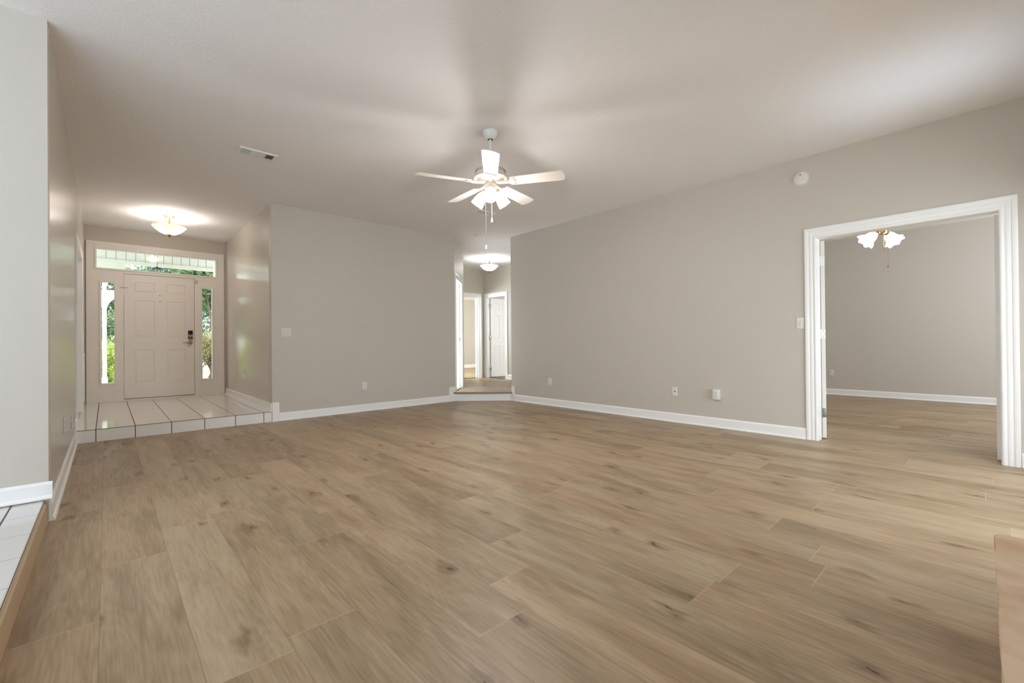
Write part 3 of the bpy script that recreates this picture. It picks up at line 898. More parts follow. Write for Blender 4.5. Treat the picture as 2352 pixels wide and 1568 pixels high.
# strike plates on hall jambs
for loc, rot, lab in (((HB1 - 0.0005, 8.845, 1.09), -R90, 'nickel strike plate on the right jamb of the hall end doorway'),):
    sp_ = MB(); sp_.rbox((-0.014, -0.002, -0.03), (0.014, 0, 0.03), 0.0008)
    e = sp_.build('strike_plate', M_NICKEL, loc=loc, rot=rot); tag(e, lab, 'strike plate')
    hol = MB(); hol.box((-0.006, -0.0025, -0.012), (0.006, -0.0018, 0.012)); hol.build('latch_hole', M_DARK, e)
P_ = Vector((4.536, 6.43, 0)) + Vector((s2, s2, 0)) * 0.8345 + Vector((-s2, s2, 0)) * 0.05
sp_ = MB(); sp_.rbox((-0.014, -0.002, -0.03), (0.014, 0, 0.03), 0.0008)
e = sp_.build('strike_plate', M_NICKEL, loc=(P_.x, P_.y, 1.09), rot=PI / 4 - R90); tag(e, 'nickel strike plate on the jamb of the angled hall doorway', 'strike plate')
hol = MB(); hol.box((-0.006, -0.0025, -0.012), (0.006, -0.0018, 0.012)); hol.build('latch_hole', M_DARK, e)


# windows in the side rooms, and unseen ones added behind the camera for daylight
def sash_window(name, loc, rot, w, h, label, door=False):
    e = empty(name, loc, rot, label, 'patio door' if door else 'window', kind='structure')
    mb = MB()
    f = 0.06
    mb.box((0, 0.02, 0), (f, 0.1, h)); mb.box((w - f, 0.02, 0), (w, 0.1, h)); mb.box((f, 0.02, 0), (w - f, 0.1, f)); mb.box((f, 0.02, h - f), (w - f, 0.1, h))
    mb.box((w / 2 - 0.03, 0.03, f), (w / 2 + 0.03, 0.09, h - f))
    if not door: mb.box((f, 0.035, h / 2 - 0.02), (w - f, 0.085, h / 2 + 0.02))
    mb.build('window_frame', M_TRIM, e)
    g = MB(); g.box((f, 0.058, f), (w / 2 - 0.03, 0.062, h - f)); g.box((w / 2 + 0.03, 0.058, f), (w - f, 0.062, h - f))
    g.build('glass_pane', M_GLASS, e)
    return e


sash_window('window_4', (-1.1, -0.45, 0.9), PI, 2.65, 1.3, 'white unseen kitchen window added for daylight')
sash_window('window_5', (-4.5, 0.23, 0.9), R90, 2.95, 1.3, 'white unseen side window of the kitchen added for daylight')
sash_window('door_6', (5.0, -0.45, 0.03), PI, 2.3, 2.1, 'white sliding patio door of the main room', True)
sash_window('window_6', (9.24, -2.7, 0.9), PI, 2.2, 1.3, 'white window of the study')
sash_window('window_7', (5.0, 10.2, 1.0), R90, 2.0, 1.25, 'white window of the back room')
sash_window('window_8', (9.8, 4.92, 1.0), PI, 1.6, 1.25, 'white window of the side room')

# ================================================================== THINGS
# ---- plates on the walls (local frame: face looks to -y)
def screw_at(parent, pts, m=M_PLATE, r=0.003):
    for x, z in pts:
        s = MB(); s.lathe([(0, 0), (r, 0), (r * 0.8, 0.0012), (0, 0.0014)], 10, Matrix.Translation((x, -0.0058, z)) @ Matrix.Rotation(PI / 2, 4, 'X'))
        s.build('screw', m, parent)


def plate(e, w=0.070, h=0.115, m=M_PLATE):
    mb = MB(); mb.rbox((-w / 2, -0.006, -h / 2), (w / 2, 0.0, h / 2), 0.004, 3)
    mb.build('cover_plate', m, e, True)


def outlet(loc, rot, label, m=M_PLATE):
    e = empty('wall_outlet', loc, rot, label, 'outlet', 'duplex wall outlets')
    plate(e, m=m)
    for s in (1, -1):
        mb = MB()
        prof = [(0.0165 * math.cos(a) * (1.0), 0.0145 * math.sin(a)) for a in np.linspace(0, 2 * PI, 24, endpoint=False)]
        mb.sweep([[(x, -0.005, z + s * 0.0195) for x, z in prof], [(x, -0.0078, z + s * 0.0195) for x, z in prof]])
        sb = mb; sb.mi = 1
        for dx, hh in ((-0.0062, 0.0045), (0.0062, 0.0036)):
            sb.box((dx - 0.001, -0.0082, s * 0.0195 - hh + 0.003), (dx + 0.001, -0.0076, s * 0.0195 + hh + 0.003))
        sb.box((-0.002, -0.0082, s * 0.0195 - 0.0095), (0.002, -0.0076, s * 0.0195 - 0.0055))
        mb.build('receptacle', [m, M_DARK], e)
    screw_at(e, [(0, 0)], m)
    return e


def switch(loc, rot, label, gangs=1, m=M_PLATE):
    e = empty('light_switch', loc, rot, label, 'light switch')
    w = 0.070 + 0.046 * (gangs - 1) + (0.010 if gangs > 1 else 0)
    plate(e, w, m=m)
    for g in range(gangs):
        cx = (g - (gangs - 1) / 2) * 0.046
        sb = MB(); sb.box((cx - 0.0055, -0.0064, -0.0125), (cx + 0.0055, -0.0058, 0.0125)); so = sb.build('toggle_slot', M_IVORY if m is M_PLATE else M_PLATE, e)
        tb = MB(); tb.T = Matrix.Translation((cx, -0.006, 0)) @ Matrix.Rotation(math.radians(28 if g else -28), 4, 'X')
        tb.rbox((-0.0042, -0.013, -0.006), (0.0042, 0.002, 0.006), 0.0015)
        tb.build('toggle', m, e, True)
        screw_at(e, [(cx, 0.03), (cx, -0.03)], M_STEEL)
    return e


outlet((2.874, YL, 0.384), 0, 'white duplex outlet low on the far wall, under the ceiling fan')
switch((1.781, YL, 1.179), 0, 'white double switch plate on the far wall beside the foyer corner', 2, M_IVORY)
outlet((XR, 4.826, 0.382), -R90, 'white duplex outlet low on the right wall, nearest the hall step')
switch((XR, 1.333, 1.186), -R90, 'white switch plate tucked against the wide doorway casing', 1)
e = empty('cable_plate', (XR, 2.702, 0.380), -R90, 'white cable jack plate with one dark socket on the right wall', 'cable plate')
plate(e)
cj = MB(); cj.lathe([(0, 0), (0.0075, 0), (0.0075, 0.004), (0.0052, 0.004), (0.0052, 0.011), (0.0035, 0.011), (0.003, 0.004), (0, 0.004)], 18, Matrix.Translation((0, -0.0055, 0.004)) @ Matrix.Rotation(PI / 2, 4, 'X'))
cj.build('coax_jack', M_DARK, e, True)
screw_at(e, [(0, 0.042), (0, -0.042)], M_STEEL)
e = empty('surface_outlet_box', (XR, 2.178, 0.390), -R90, 'white deep outlet box jutting from the right wall near the doorway', 'outlet box')
mb = MB(); mb.rbox((-0.037, -0.052, -0.06), (0.037, 0, 0.06), 0.005, 3); mb.build('box_body', M_PLATE, e, True)
for s in (1, -1):
    mb = MB(); mb.rbox((-0.017, -0.0545, s * 0.022 - 0.015), (0.017, -0.050, s * 0.022 + 0.015), 0.004)
    sb = mb; sb.mi = 1
    for dx in (-0.0062, 0.0062): sb.box((dx - 0.001, -0.0552, s * 0.022 - 0.002), (dx + 0.001, -0.0543, s * 0.022 + 0.007))
    mb.build('receptacle', [M_PLATE, M_DARK], e)
screw_at(e, [], M_STEEL)
outlet((1.605, 8.02, 0.56), -R90, 'outlet on the glossy foyer side wall, right of the front door', M_PLATE)
sl_ = switch((1.605, 8.95, 1.24), -R90, 'narrow switch plate on the foyer side wall by the front door', 1)
outlet((-0.246, 4.895, 0.398), R90, 'white outlet on the left wall, between the wall end and the blank plate', M_PLATE)
e = empty('phone_plate', (-0.246, 5.98, 0.285), R90, 'blank white plate on the left wall beside the foyer step', 'wall plate')
plate(e); screw_at(e, [(0, 0.042), (0, -0.042)], M_PLATE)
outlet((10.02, 2.043, 0.402), -R90, 'outlet on the far wall of the study, seen through the wide doorway', M_IVORY)

# ---- smoke detector on the right wall
e = empty('smoke_detector', (XR, 1.306, 2.665), -R90, 'round white smoke detector high on the right wall by the doorway', 'smoke detector')
R_ = Matrix.Rotation(PI / 2, 4, 'X')
mb = MB(); mb.lathe([(0, 0), (0.072, 0), (0.072, 0.010), (0, 0.010)], 48, R_); mb.build('base_plate', M_PLATE, e, True)
mb = MB(); mb.lathe([(0, 0.010), (0.063, 0.010), (0.066, 0.016), (0.064, 0.030), (0.055, 0.038), (0.030, 0.041), (0, 0.041)], 48, R_); mb.build('housing', M_PLATE, e, True)
mb = MB(); mb.lathe([(0.015, 0.039), (0.022, 0.039), (0.022, 0.046), (0.017, 0.048), (0, 0.047)], 32, Matrix.Translation((0.004, 0, -0.004)) @ R_); mb.build('test_button', M_PLATE, e, True)
mb = MB(); mb.rbox((-0.008, -0.043, 0.030), (0.006, -0.040, 0.038), 0.001); mb.build('sounder_slot', M_DARK, e)
mb = MB(); mb.lathe([(0, 0.038), (0.0025, 0.038), (0.002, 0.043), (0, 0.043)], 10, Matrix.Translation((0.016, 0, 0.022)) @ R_); mb.build('indicator', M_DARK, e)
e = empty('ceiling_smoke_detector', (4.708, 5.96, ZC), 0, 'small white smoke detector on the ceiling before the hall', 'smoke detector')
mb = MB(); mb.lathe([(0, 0), (0.056, 0), (0.056, -0.008), (0, -0.008)], 40); mb.build('base_plate', M_PLATE, e, True)
mb = MB(); mb.lathe([(0, -0.008), (0.049, -0.008), (0.052, -0.016), (0.045, -0.032), (0, -0.036)], 40); mb.build('housing', M_PLATE, e, True)


# ---- ceiling vents
def ceiling_vent(cx, cy_, w, d, label, pattern):
    e = empty('ceiling_vent', (cx, cy_, ZC), 0, label, 'air vent', 'supply vents in the ceiling')
    b = 0.026
    mb = MB()
    prof = [(0, -0.001), (0, -0.012), (b * 0.7, -0.012), (b, -0.002), (b, 0.0), (0, 0.0)]
    st = []
    for sx_, sy_ in ((-1, -1), (1, -1), (1, 1), (-1, 1)):
        st.append([(sx_ * (w / 2 - b + u), sy_ * (d / 2 - b + u), z) for u, z in prof])
    mb.sweep(st, closed_path=True)
    iw, idp = w / 2 - b, d / 2 - b
    for x in (-iw + 2 * iw * 0.27, -iw + 2 * iw * 0.72):
        mb.box((x - 0.005, -idp, -0.012), (x + 0.005, idp, -0.001))
    mb.build('vent_frame', M_PLATE, e)
    mb = MB(); mb.box((-iw, -idp, -0.0016), (iw, idp, -0.0004)); mb.build('dark_backing', M_DARK, e)  # dark sheet painted in for the shade inside the duct
    secs = [(-iw, -iw + 2 * iw * 0.27 - 0.005, pattern[0]), (-iw + 2 * iw * 0.27 + 0.005, -iw + 2 * iw * 0.72 - 0.005, pattern[1]), (-iw + 2 * iw * 0.72 + 0.005, iw, pattern[2])]
    for a, c, p in secs:
        mb = MB()
        if p[0] == 'x':      # blades along x
            n = 7
            for i in range(n):
                y = -idp + 2 * idp * (i + 0.5) / n
                mb.T = Matrix.Translation((0, y, -0.007)) @ Matrix.Rotation(math.radians(p[1]), 4, 'X')
                mb.box((a, -0.0085, -0.0006), (c, 0.0085, 0.0006))
        else:
            n = 5
            for i in range(n):
                x = a + (c - a) * (i + 0.5) / n
                mb.T = Matrix.Translation((x, 0, -0.007)) @ Matrix.Rotation(math.radians(p[1]), 4, 'Y')
                mb.box((-0.0075, -idp, -0.0006), (0.0075, idp, 0.0006))
        mb.build('louver_bank', M_PLATE, e)
    return e


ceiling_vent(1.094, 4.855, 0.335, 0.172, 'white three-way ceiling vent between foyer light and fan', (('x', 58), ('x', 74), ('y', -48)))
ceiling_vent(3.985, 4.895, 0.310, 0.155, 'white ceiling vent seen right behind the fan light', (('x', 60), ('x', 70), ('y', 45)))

# ---- return air grille on the left wall by the front door
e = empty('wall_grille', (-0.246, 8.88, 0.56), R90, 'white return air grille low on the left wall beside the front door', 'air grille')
mb = MB(); gw, gh = 0.40, 0.70
mb.sweep(loop_rings(-gw / 2 + 0.03, gw / 2 - 0.03, -gh / 2 + 0.03, gh / 2 - 0.03, [(0, 0), (0, 0.010), (0.022, 0.010), (0.03, 0.004), (0.03, 0)]), closed_path=True)
mb.build('grille_frame', M_PLATE, e)
mb = MB(); mb.box((-gw / 2 + 0.03, -0.0015, -gh / 2 + 0.03), (gw / 2 - 0.03, 0.0, gh / 2 - 0.03)); mb.build('dark_backing', M_DARK, e)  # dark sheet behind the louvers stands for the duct's shade
mb = MB()
for i in range(34):
    z = -gh / 2 + 0.03 + (gh - 0.06) * (i + 0.5) / 34
    mb.T = Matrix.Translation((0, -0.006, z)) @ Matrix.Rotation(math.radians(35), 4, 'X')
    mb.box((-gw / 2 + 0.03, -0.007, -0.0005), (gw / 2 - 0.03, 0.007, 0.0005))
mb.build('louver_bank', M_PLATE, e)


# ---- semi-flush bowl lights
def bowl_light(name, loc, label, m_metal, m_glass, bulb_col, power, r=0.20):
    e = empty(name, loc, 0.0, label, 'ceiling light')
    mb = MB(); mb.lathe([(0, 0), (0.064, 0), (0.066, -0.006), (0.058, -0.012), (0.036, -0.018), (0.030, -0.024), (0.020, -0.030), (0, -0.030)], 40); mb.build('canopy', m_metal, e, True)
    mb = MB(); mb.lathe([(0, -0.03), (0.011, -0.03), (0.009, -0.05), (0.010, -0.10), (0.013, -0.145), (0.02, -0.155), (0.022, -0.165), (0, -0.165)], 24); mb.build('stem', m_metal, e, True)
    for k in range(3):
        a = k * 2 * PI / 3 + math.radians(-42.6)
        mb = MB(); ca, sa = math.cos(a), math.sin(a)
        pts = [(0.012, -0.150), (0.028, -0.128), (0.052, -0.104), (0.078, -0.088), (0.098, -0.083)]
        mb.tube([(q * ca, q * sa, z) for q, z in pts], 0.005, 8, [1.2, 1.0, 0.85, 0.65, 0.35]); mb.build('scroll_arm', m_metal, e, True)
    mb = MB()
    out = [(0.0, -0.272), (0.03, -0.271), (0.075, -0.260), (0.12, -0.238), (0.16, -0.205), (0.19, -0.172), (r + 0.002, -0.158), (r, -0.154)]
    inn = [(0.186, -0.168), (0.155, -0.200), (0.115, -0.232), (0.07, -0.254), (0.0, -0.265)]
    mb.lathe(out + inn, 64); mb.build('glass_bowl', m_glass, e, True)
    mb = MB(); mb.lathe([(0, -0.268), (0.030, -0.268), (0.032, -0.274), (0.012, -0.280), (0.009, -0.286), (0.013, -0.293), (0.010, -0.305), (0, -0.311)], 28); mb.build('finial', m_metal, e, True)
    for k in range(2):
        a = k * PI + 0.6
        mb = MB(); mb.lathe([(0, 0.0), (0.012, 0.002), (0.013, 0.022), (0.024, 0.048), (0.026, 0.066), (0.016, 0.086), (0, 0.090)], 20, Matrix.Translation((0.075 * math.cos(a), 0.075 * math.sin(a), -0.205)) @ Matrix.Rotation(PI / 2 * 0.7, 4, Vector((-math.sin(a), math.cos(a), 0))))
        mb.build('bulb', M_BULB, e, True)
    point(name + '_glow', (0, 0, -0.195), power, bulb_col, 0.06, e)
    return e


bowl_light('foyer_light', (0.674, 8.02, ZC), 'alabaster bowl ceiling light on a brass stem in the foyer', M_BRONZE, M_BOWL_WARM, (1.0, 0.94, 0.91), 20)
bowl_light('hall_light', (6.241, 7.511, ZC), 'white glass bowl ceiling light on a nickel stem in the hall', M_NICKEL, M_BOWL_COOL, (0.92, 1.0, 1.03), 21)


# ---- ceiling fans
def pull_chain(parent, x, y, z0, z1, m, m_pull):
    mb = MB(); mb.tube([(x, y, z0), (x, y, (z0 + z1) / 2), (x, y, z1 + 0.035)], 0.0016, 6)
    o = mb.build('pull_chain', m, parent)
    pb = MB(); pb.lathe([(0, 0.04), (0.004, 0.039), (0.006, 0.03), (0.0092, 0.008), (0.0085, 0.001), (0, 0)], 18, Matrix.Translation((x, y, z1)))
    pb.build('pull_knob', m_pull, o, True)


def blade_outline(r0, r1, w0, w1):
    p = [(r0, -w0 / 2), (r0 + 0.05, -w0 / 2 - 0.004)]
    p += [(r1 - 0.03, -w1 / 2)]
    for a in np.linspace(-PI / 2, PI / 2, 9)[1:-1]:
        p.append((r1 - 0.030 + 0.030 * math.cos(a), (w1 / 2) * math.sin(a) if abs(a) > 1.2 else (w1 / 2) * math.sin(a)))
    p += [(r1 - 0.03, w1 / 2), (r0 + 0.05, w0 / 2 + 0.004), (r0, w0 / 2)]
    return p


def ceiling_fan(loc, label, m_metal, m_canopy, m_blade, zb, az0, shades, chains, shade_m, power, tulip=False, drop=0.0):
    e = empty('ceiling_fan', loc, 0, label, 'ceiling fan')
    H = zb          # blade height below the ceiling (negative)
    mb = MB(); mb.lathe([(0, 0), (0.066, 0), (0.067, -0.012), (0.060, -0.032), (0.046, -0.054), (0.038, -0.066), (0.026, -0.070), (0.022, -0.062), (0, -0.062)], 48)
    cn = mb.build('canopy', m_canopy, e, True)
    mb = MB(); mb.lathe([(0, -0.056), (0.0235, -0.058), (0.02, -0.069), (0.0, -0.069)], 32); mb.build('hanger_ball', M_BLACK, cn, True)
    mb = MB(); mb.lathe([(0, -0.06), (0.0105, -0.06), (0.0105, H + 0.150), (0, H + 0.150)], 24); mb.build('downrod', m_canopy, e, True)
    mb = MB(); mb.lathe([(0, H + 0.160), (0.022, H + 0.160), (0.024, H + 0.142), (0.05, H + 0.138), (0.105, H + 0.128), (0.130, H + 0.112), (0.134, H + 0.070),
                         (0.137, H + 0.052), (0.150, H + 0.044), (0.150, H + 0.034), (0.135, H + 0.026), (0.085, H + 0.018), (0.075, H + 0.012), (0, H + 0.012)], 72)
    mb.mi = 1
    for k in range(40):
        a = 2 * PI * k / 40
        mb.T = Matrix.Rotation(a, 4, 'Z')
        mb.T = mb.T @ Matrix.Translation((0.1345, 0, H + 0.092)); mb.box((-0.002, -0.0022, -0.012), (0.0008, 0.0022, 0.012))
        mb.T = Matrix.Rotation(a, 4, 'Z') @ Matrix.Translation((0.110, 0, H + 0.0215)) @ Matrix.Rotation(-0.155, 4, 'Y'); mb.box((-0.013, -0.0018, -0.0012), (0.013, 0.0018, 0.001))
    mb.build('motor_housing', [m_metal, M_STEEL], e, True)
    # blades
    ol = blade_outline(0.185, 0.662, 0.112, 0.140)
    first = None
    for k in range(5):
        a = az0 + k * 2 * PI / 5
        if first is None:
            mb = MB(); mb.T = Matrix.Translation((0, 0, H)) @ Matrix.Rotation(math.radians(-13), 4, 'X')
            n = len(ol)
            mb.poly_prism(ol, -0.003, 0.003)
            bo = mb.build('blade', m_blade, e)
            # blade iron: a scrolled plate with two arms to the hub
            ib = MB(); ib.T = Matrix.Translation((0, 0, H - 0.006)) @ Matrix.Rotation(math.radians(-13), 4, 'X')
            q = [(0.165, 0.0), (0.172, -0.026), (0.190, -0.046), (0.214, -0.050), (0.226, -0.040), (0.218, -0.028), (0.226, -0.012), (0.236, 0.0),
                 (0.226, 0.012), (0.218, 0.028), (0.226, 0.040), (0.214, 0.050), (0.190, 0.046), (0.172, 0.026)]
            ib.poly_prism(q, -0.0035, 0.0035)
            ib.T = Matrix.Identity(4)
            ib.tube([(0.06, 0.0, H + 0.004), (0.10, 0.0, H - 0.004), (0.14, 0.0, H - 0.010), (0.18, 0, H - 0.006)], 0.011, 10, [1.3, 1.1, 1.0, 1.1])
            io = ib.build('blade_iron', m_metal, bo, False)
            for px, py in ((0.205, -0.04), (0.205, 0.04), (0.224, 0.0)):
                sb = MB(); sb.T = Matrix.Translation((0, 0, H - 0.010)) @ Matrix.Rotation(math.radians(-13), 4, 'X')
                sb.lathe([(0, 0.001), (0.0045, 0.001), (0.003, -0.002), (0, -0.0022)], 10, Matrix.Translation((px, py, 0)))
                sb.build('screw', M_STEEL, bo, True)
            bo.rotation_euler = (0, 0, a); first = bo
        else:
            c = copy_tree(first, e); c.rotation_euler = (0, 0, a)
    mb = MB(); mb.lathe([(0, H + 0.014), (0.040, H + 0.014), (0.042, H - 0.01), (0.054, H - 0.018), (0.056, H - 0.070 - drop), (0.050, H - 0.082 - drop), (0.030, H - 0.090 - drop), (0, H - 0.092 - drop)], 48)
    mb.build('switch_housing', m_metal, e, True)
    # light kit
    for az, tilt in shades:
        R = Matrix.Rotation(az, 4, 'Z')
        T = R @ Matrix.Translation((0.046, 0, H - 0.055 - drop)) @ Matrix.Rotation(PI / 2 + tilt, 4, 'Y')
        mb = MB(); mb.T = T
        mb.lathe([(0, -0.01), (0.012, -0.01), (0.012, 0.018), (0.028, 0.020), (0.030, 0.030), (0.030, 0.042), (0, 0.042)], 24)
        fo = mb.build('lamp_fitter', m_metal, e, True)
        mb = MB(); mb.T = T
        if not tulip:
            pr = [(0.026, 0.036), (0.033, 0.046), (0.043, 0.070), (0.050, 0.100), (0.0545, 0.135), (0.057, 0.160), (0.0545, 0.160), (0.048, 0.102), (0.041, 0.073), (0.031, 0.050), (0.024, 0.040)]
            mb.lathe(pr, 40)
        else:
            seg = 48
            pr = [(0.022, 0.030), (0.040, 0.048), (0.058, 0.082), (0.066, 0.120), (0.076, 0.152), (0.106, 0.184), (0.102, 0.184), (0.070, 0.152), (0.061, 0.120), (0.053, 0.084), (0.036, 0.052)]
            rings = []
            for rr, zz in pr:
                w = max(0.0, (zz - 0.11) / 0.06)
                rings.append([(rr * (1 + 0.06 * w * math.cos(7 * t)) * math.cos(t), rr * (1 + 0.06 * w * math.cos(7 * t)) * math.sin(t), zz + 0.006 * w * math.cos(7 * t)) for t in np.linspace(0, 2 * PI, seg, endpoint=False)])
            mb.sweep([list(r) for r in rings], caps=False)
        mb.build('glass_shade', shade_m, e, True)
        mb = MB(); mb.T = T; mb.lathe([(0, 0.040), (0.012, 0.042), (0.013, 0.058), (0.024, 0.085), (0.026, 0.10), (0.018, 0.118), (0, 0.125)], 20)
        mb.build('bulb', M_BULB, fo, True)
        p = T @ Vector((0, 0, 0.150))
        point('fan_lamp_glow', p, power, (1.0, 0.98, 0.985), 0.05, e)
    for x, y, z0, z1, mm, mk in chains:
        pull_chain(e, x, y, z0, z1, mm, mk)
    return e


CR = Vector((cy, -sy))     # camera right, on plan
CFW = Vector((sy, cy))
d = math.radians
ch1 = CR * 0.010 - CFW * 0.030
ch2 = -CR * 0.045 - CFW * 0.005
ceiling_fan((2.519, 3.002, ZC), 'white five-blade ceiling fan with three lit glass shades in the main room', M_FANW, M_FANP, M_FANW, -0.455, d(-130),
            [(d(-132), d(48)), (d(-10), d(50)), (d(110), d(50))],
            [(ch1.x, ch1.y, -0.54, -0.815, M_FANW, M_FANW), (ch2.x, ch2.y, -0.52, -1.045, M_STEEL, M_FANW)], M_FANSHADE, 26)
ch1 = Vector((-0.01, -0.02)); ch2 = -CFW * 0.0 + CR * 0.075
ceiling_fan((7.25, 0.93, ZC), 'brass ceiling fan with lit tulip shades in the study', M_BRASS, M_BRASS, M_FANW, -0.36, d(20),
            [(d(-42.6 + 9), d(40)), (d(137.4 - 9), d(40))],
            [(ch1.x, ch1.y, -0.53, -0.745, M_BRASS, M_WOODPULL), (ch2.x, ch2.y, -0.51, -0.965, M_STEEL, M_BRASS)], M_TULIP, 6, True, 0.085)

# ---- hearth
e = empty('fireplace_hearth', (0, 0, 0), 0, 'cream stone hearth slab with a rounded corner above the plank floor', 'hearth')
mb = MB()
HX0, HX1, HY0, HY1, HZ = 0.75, 2.372, -0.448, 0.002, 0.30
pts = [(HX0, HY0), (HX1, HY0)]
rr = 0.022
for a in np.linspace(0, PI / 2, 7): pts.append((HX1 - rr + rr * math.cos(a), HY1 - rr + rr * math.sin(a)))
N_ = 26
for i in range(1, N_):
    x = HX1 - rr - (HX1 - rr - HX0) * i / N_
    pts.append((x, HY1 - 0.016 * (1 - (x - HX0) / (HX1 - HX0)) - 0.004 * abs(math.sin(i * 2.3)) * (0.5 + 0.5 * math.sin(i * 0.9))))
pts.append((HX0, HY1 - 0.016))
mb.poly_prism(pts, HZ - 0.045, HZ)
edges = [ed for ed in mb.bm.edges if all(abs(v.co.z - HZ) < 1e-6 for v in ed.verts)]
bmesh.ops.bevel(mb.bm, geom=edges, offset=0.007, segments=3, profile=0.5, affect='EDGES')
mb.build('stone_slab', M_STONE, e, True)
mb = MB(); mb.box((HX0 + 0.02, HY0, 0.0), (HX1 - 0.05, HY1 - 0.075, HZ - 0.045)); mb.build('hearth_base', M_STONE, e)

# ================================================================== OUTSIDE THE FRONT DOOR
g = MB(); g.box((-14, 12.7, -0.25), (22, 60, -0.05)); struct(g.build('lawn_ground', M_GRASS), 'lawn outside the front door', 'lawn')
g = MB(); g.box((3.2, 13.2, -0.06), (5.4, 60, -0.035)); struct(g.build('driveway', M_CONC), 'pale concrete drive seen through the right sidelight', 'drive')
g = MB(); g.box((-2.6, 9.57, -0.12), (3.3, 12.7, 0.06)); struct(g.build('porch_floor', M_CONC), 'concrete porch floor outside the front door', 'porch floor')
g = MB(); g.box((-2.7, 9.57, 3.25), (2.7, 12.6, 3.33))
struct(g.build('porch_ceiling', M_SOFFIT), 'cream porch ceiling outside the front door', 'porch ceiling')
g = MB()
for i in range(35):
    x = -2.62 + i * 0.154
    g.box((x + 0.006, 12.2, 2.79), (x + 0.148, 12.26, 3.25))
g.box((-2.65, 12.214, 2.79), (2.65, 12.3, 3.25))
struct(g.build('trim_9', M_SOFFIT), 'cream vertical boards along the porch front seen through the transom', 'board panel')
g = MB(); g.box((-2.65, 12.17, 2.775), (2.65, 12.3, 2.80)); g.box((-2.65, 12.19, 2.735), (2.65, 12.3, 2.775)); g.box((-2.65, 12.2, 2.38), (0.30, 12.3, 2.735))
struct(g.build('porch_beam', M_SOFFIT), 'cream beam along the front of the porch', 'beam')
g = MB()
for i in range(16):
    z = 0.06 + i * 0.2
    g.sweep([[(1.705, y, z), (1.687, y, z), (1.70, y, z + 0.2), (1.705, y, z + 0.2)] for y in (9.58, 11.3)])
g.box((1.705, 9.58, 0.06), (1.84, 11.3, 3.25))
struct(g.build('porch_wall_right', M_SIDING), 'white lap siding at the right end of the porch', 'siding wall')


def porch_post(x, y, label):
    e = empty('porch_post', (x, y, 0.06), 0, label, 'porch post', 'white porch posts')
    h = 2.315
    mb = MB(); mb.rbox((-0.034, -0.034, 0.32), (0.034, 0.034, h), 0.008); mb.build('shaft', M_SIDING, e)
    mb = MB(); mb.rbox((-0.05, -0.05, 0.0), (0.05, 0.05, 0.30), 0.01); mb.rbox((-0.042, -0.042, 0.30), (0.042, 0.042, 0.33), 0.005); mb.build('plinth', M_CONC, e)
    # quarter-round bracket curving from shaft into the header board
    mb = MB()
    for sgn in (1, -1):
        pts = [(sgn * 0.034, h - 0.62)]
        for a in np.linspace(0, PI / 2, 12):
            pts.append((sgn * (0.034 + 0.30 * (1 - math.cos(a))), h - 0.62 + 0.30 * math.sin(a)))
        pts += [(sgn * 0.9, h - 0.32), (sgn * 0.9, h - 0.20), (sgn * 0.034, h - 0.20)]
        mb.sweep([[(px, yy, pz) for px, pz in pts] for yy in (-0.03, 0.03)])
    mb.build('arched_bracket', M_SIDING, e)
    return e


porch_post(-0.028, 12.31, 'white porch post with curved bracket beyond the left sidelight')
porch_post(2.95, 12.31, 'white porch post with curved bracket at the right end of the porch')

e = empty('porch_lantern', (0.733, 11.0, 3.25), 0, 'dark hanging lantern on a chain above the porch', 'lantern')
mb = MB(); mb.lathe([(0, 0), (0.05, 0), (0.05, -0.01), (0.02, -0.025), (0, -0.025)], 24); mb.build('canopy', M_IRON, e, True)
ch = MB()
for i in range(25):
    ch.T = Matrix.Translation((0, 0, -0.035 - i * 0.026)) @ Matrix.Rotation(PI / 2 * (i % 2), 4, 'Z')
    ch.tube([(0.008 * math.cos(t), 0, 0.017 * math.sin(t)) for t in np.linspace(0, 2 * PI, 11)], 0.0025, 6)
ch.build('chain', M_IRON, e, True)
mb = MB(); mb.lathe([(0, -0.685), (0.012, -0.687), (0.016, -0.70), (0.05, -0.712), (0.085, -0.735), (0.088, -0.74), (0, -0.74)], 32); mb.build('lantern_cap', M_IRON, e, True)
mb = MB(); mb.lathe([(0.075, -0.74), (0.068, -0.91), (0.0, -0.91), (0.0, -0.905), (0.064, -0.905), (0.071, -0.74)], 8); mb.build('lantern_glass', M_GLASS, e)
mb = MB()
for k in range(8):
    a = 2 * PI * k / 8
    mb.tube([(0.078 * math.cos(a), 0.078 * math.sin(a), -0.738), (0.070 * math.cos(a), 0.070 * math.sin(a), -0.915)], 0.004, 6)
mb.lathe([(0, -0.91), (0.076, -0.91), (0.07, -0.925), (0.02, -0.94), (0, -0.95)], 24); mb.build('lantern_cage', M_IRON, e, True)


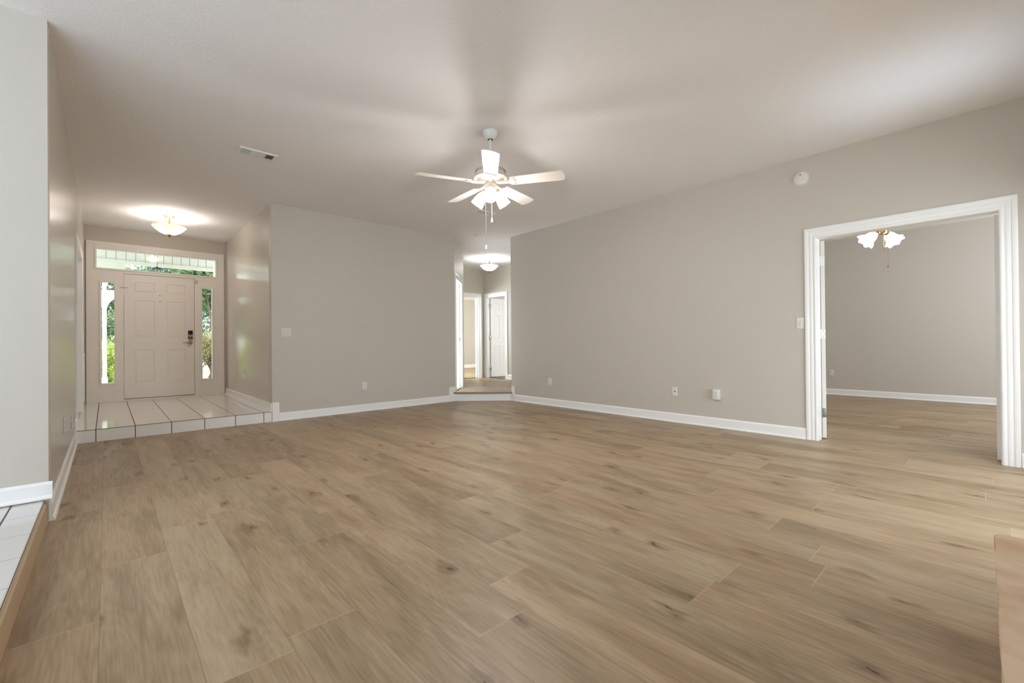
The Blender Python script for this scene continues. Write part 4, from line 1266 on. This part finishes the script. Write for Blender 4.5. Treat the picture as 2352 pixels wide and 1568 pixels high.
def leaf_cloud(n, centres, size, parent, m):
    C = np.array([c[:3] for c in centres]); Rr = np.array([c[3] for c in centres])
    w = Rr ** 2; idx = rng.choice(len(C), n, p=w / w.sum())
    dv = rng.normal(size=(n, 3)); dv /= np.linalg.norm(dv, axis=1)[:, None]
    rad = Rr[idx] * (rng.random(n) ** 0.35)
    P = C[idx] + dv * rad[:, None] * np.array([1, 1, 0.9])
    nrm = rng.normal(size=(n, 3)) + dv * 0.6 + np.array([0, 0, 0.5]); nrm /= np.linalg.norm(nrm, axis=1)[:, None]
    t = rng.normal(size=(n, 3)); t -= nrm * (t * nrm).sum(1)[:, None]; t /= np.linalg.norm(t, axis=1)[:, None]
    bt = np.cross(nrm, t)
    s = size * (0.6 + 0.8 * rng.random(n))[:, None]
    v = np.empty((n, 4, 3))
    v[:, 0] = P - t * s; v[:, 1] = P - bt * s * 0.42 + nrm * s * 0.12; v[:, 2] = P + t * s; v[:, 3] = P + bt * s * 0.42 + nrm * s * 0.12
    verts = v.reshape(-1, 3)
    faces = np.arange(4 * n).reshape(n, 4)
    me = bpy.data.meshes.new('foliage'); me.from_pydata(verts.tolist(), [], faces.tolist()); me.materials.append(m)
    o = bpy.data.objects.new('foliage', me); COL.objects.link(o); o.parent = parent
    return o


def plant(name, loc, h, r, n, size, m, label, cat, trunk_h=0.0, spread=1.0, blobs=9):
    e = empty(name, loc, 0, label, cat, 'greenery outside the front door')
    cs_ = []
    for i in range(blobs):
        a = rng.random() * 2 * PI; q = r * spread * math.sqrt(rng.random()) * 0.75
        z = trunk_h + (h - trunk_h) * (0.15 + 0.72 * (i + 0.5) / blobs)
        cs_.append((q * math.cos(a), q * math.sin(a), z, r * (0.42 + 0.25 * rng.random())))
    leaf_cloud(n, cs_, size, e, m)
    mb = MB()
    top = trunk_h + (h - trunk_h) * 0.55
    if trunk_h > 0.3:
        mb.tube([(0, 0, 0), (0.04, 0.02, trunk_h * 0.5), (0.0, 0.05, trunk_h), (-0.05, 0.0, top)], 0.09, 10, [1.3, 1.0, 0.85, 0.4])
    for i, (bx, by, bz, br) in enumerate(cs_[::2]):
        z0 = min(bz * 0.35, trunk_h) if trunk_h > 0.3 else 0.0
        mb.tube([(bx * 0.05, by * 0.05, z0), (bx * 0.5, by * 0.45, (z0 + bz) * 0.55), (bx, by, bz)], 0.03 if trunk_h > 0.3 else 0.014, 8, [1.2, 0.9, 0.4])
    mb.build('stems', M_BARK, e, True)
    return e


GZ = -0.05
plant('shrub', (-0.15, 15.2, GZ), 1.15, 0.7, 4200, 0.045, M_LEAF2, 'low lime green shrub beyond the left sidelight', 'shrub')
plant('shrub', (0.3, 17.6, GZ), 2.1, 0.85, 5200, 0.055, M_LEAF1, 'deep green shrub behind the lime one at left', 'shrub')
plant('shrub', (2.45, 16.6, 0.0), 1.45, 0.62, 3600, 0.04, M_LEAF3, 'olive brown shrub with bare stems beyond the right sidelight', 'shrub', 0.32)
plant('tree', (-1.2, 22.4, GZ), 6.0, 2.2, 6500, 0.13, M_LEAF1, 'broad tree with yellow green crown beyond the left sidelight', 'tree', 1.3)
plant('tree', (2.4, 27.5, GZ), 6.6, 2.4, 6500, 0.14, M_LEAF4, 'tall blue green tree behind the transom centre', 'tree', 1.5)
plant('tree', (3.1, 20.6, GZ), 5.4, 1.4, 4600, 0.11, M_LEAF1, 'leafy green tree filling the right sidelight', 'tree', 2.05)
plant('tree', (8.6, 30.0, GZ), 6.5, 3.0, 5200, 0.16, M_LEAF4, 'distant tree right of the leafy green one', 'tree', 1.5)
plant('tree', (-4.6, 29.0, GZ), 6.5, 3.0, 5200, 0.16, M_LEAF1, 'distant tree at the far left of the garden', 'tree', 1.5)

e = empty('neighbour_house', (6.5, 42.0, GZ), 0, 'pale house with grey roof across the street', 'house')
mb = MB(); mb.box((-6, 0, 0), (6, 7, 2.8)); mb.build('house_wall', M_SIDING, e)
mb = MB(); mb.sweep([[(x, -0.5, 2.75), (x, 3.5, 5.0), (x, 7.5, 2.75)] for x in (-6.5, 6.5)]); mb.build('house_roof', M_ROOF, e)
for x in (-3.6, 2.2):
    mb = MB(); mb.box((x, -0.04, 0.9), (x + 1.2, 0.0, 2.2)); mb.build('house_window', M_BLACK, e)
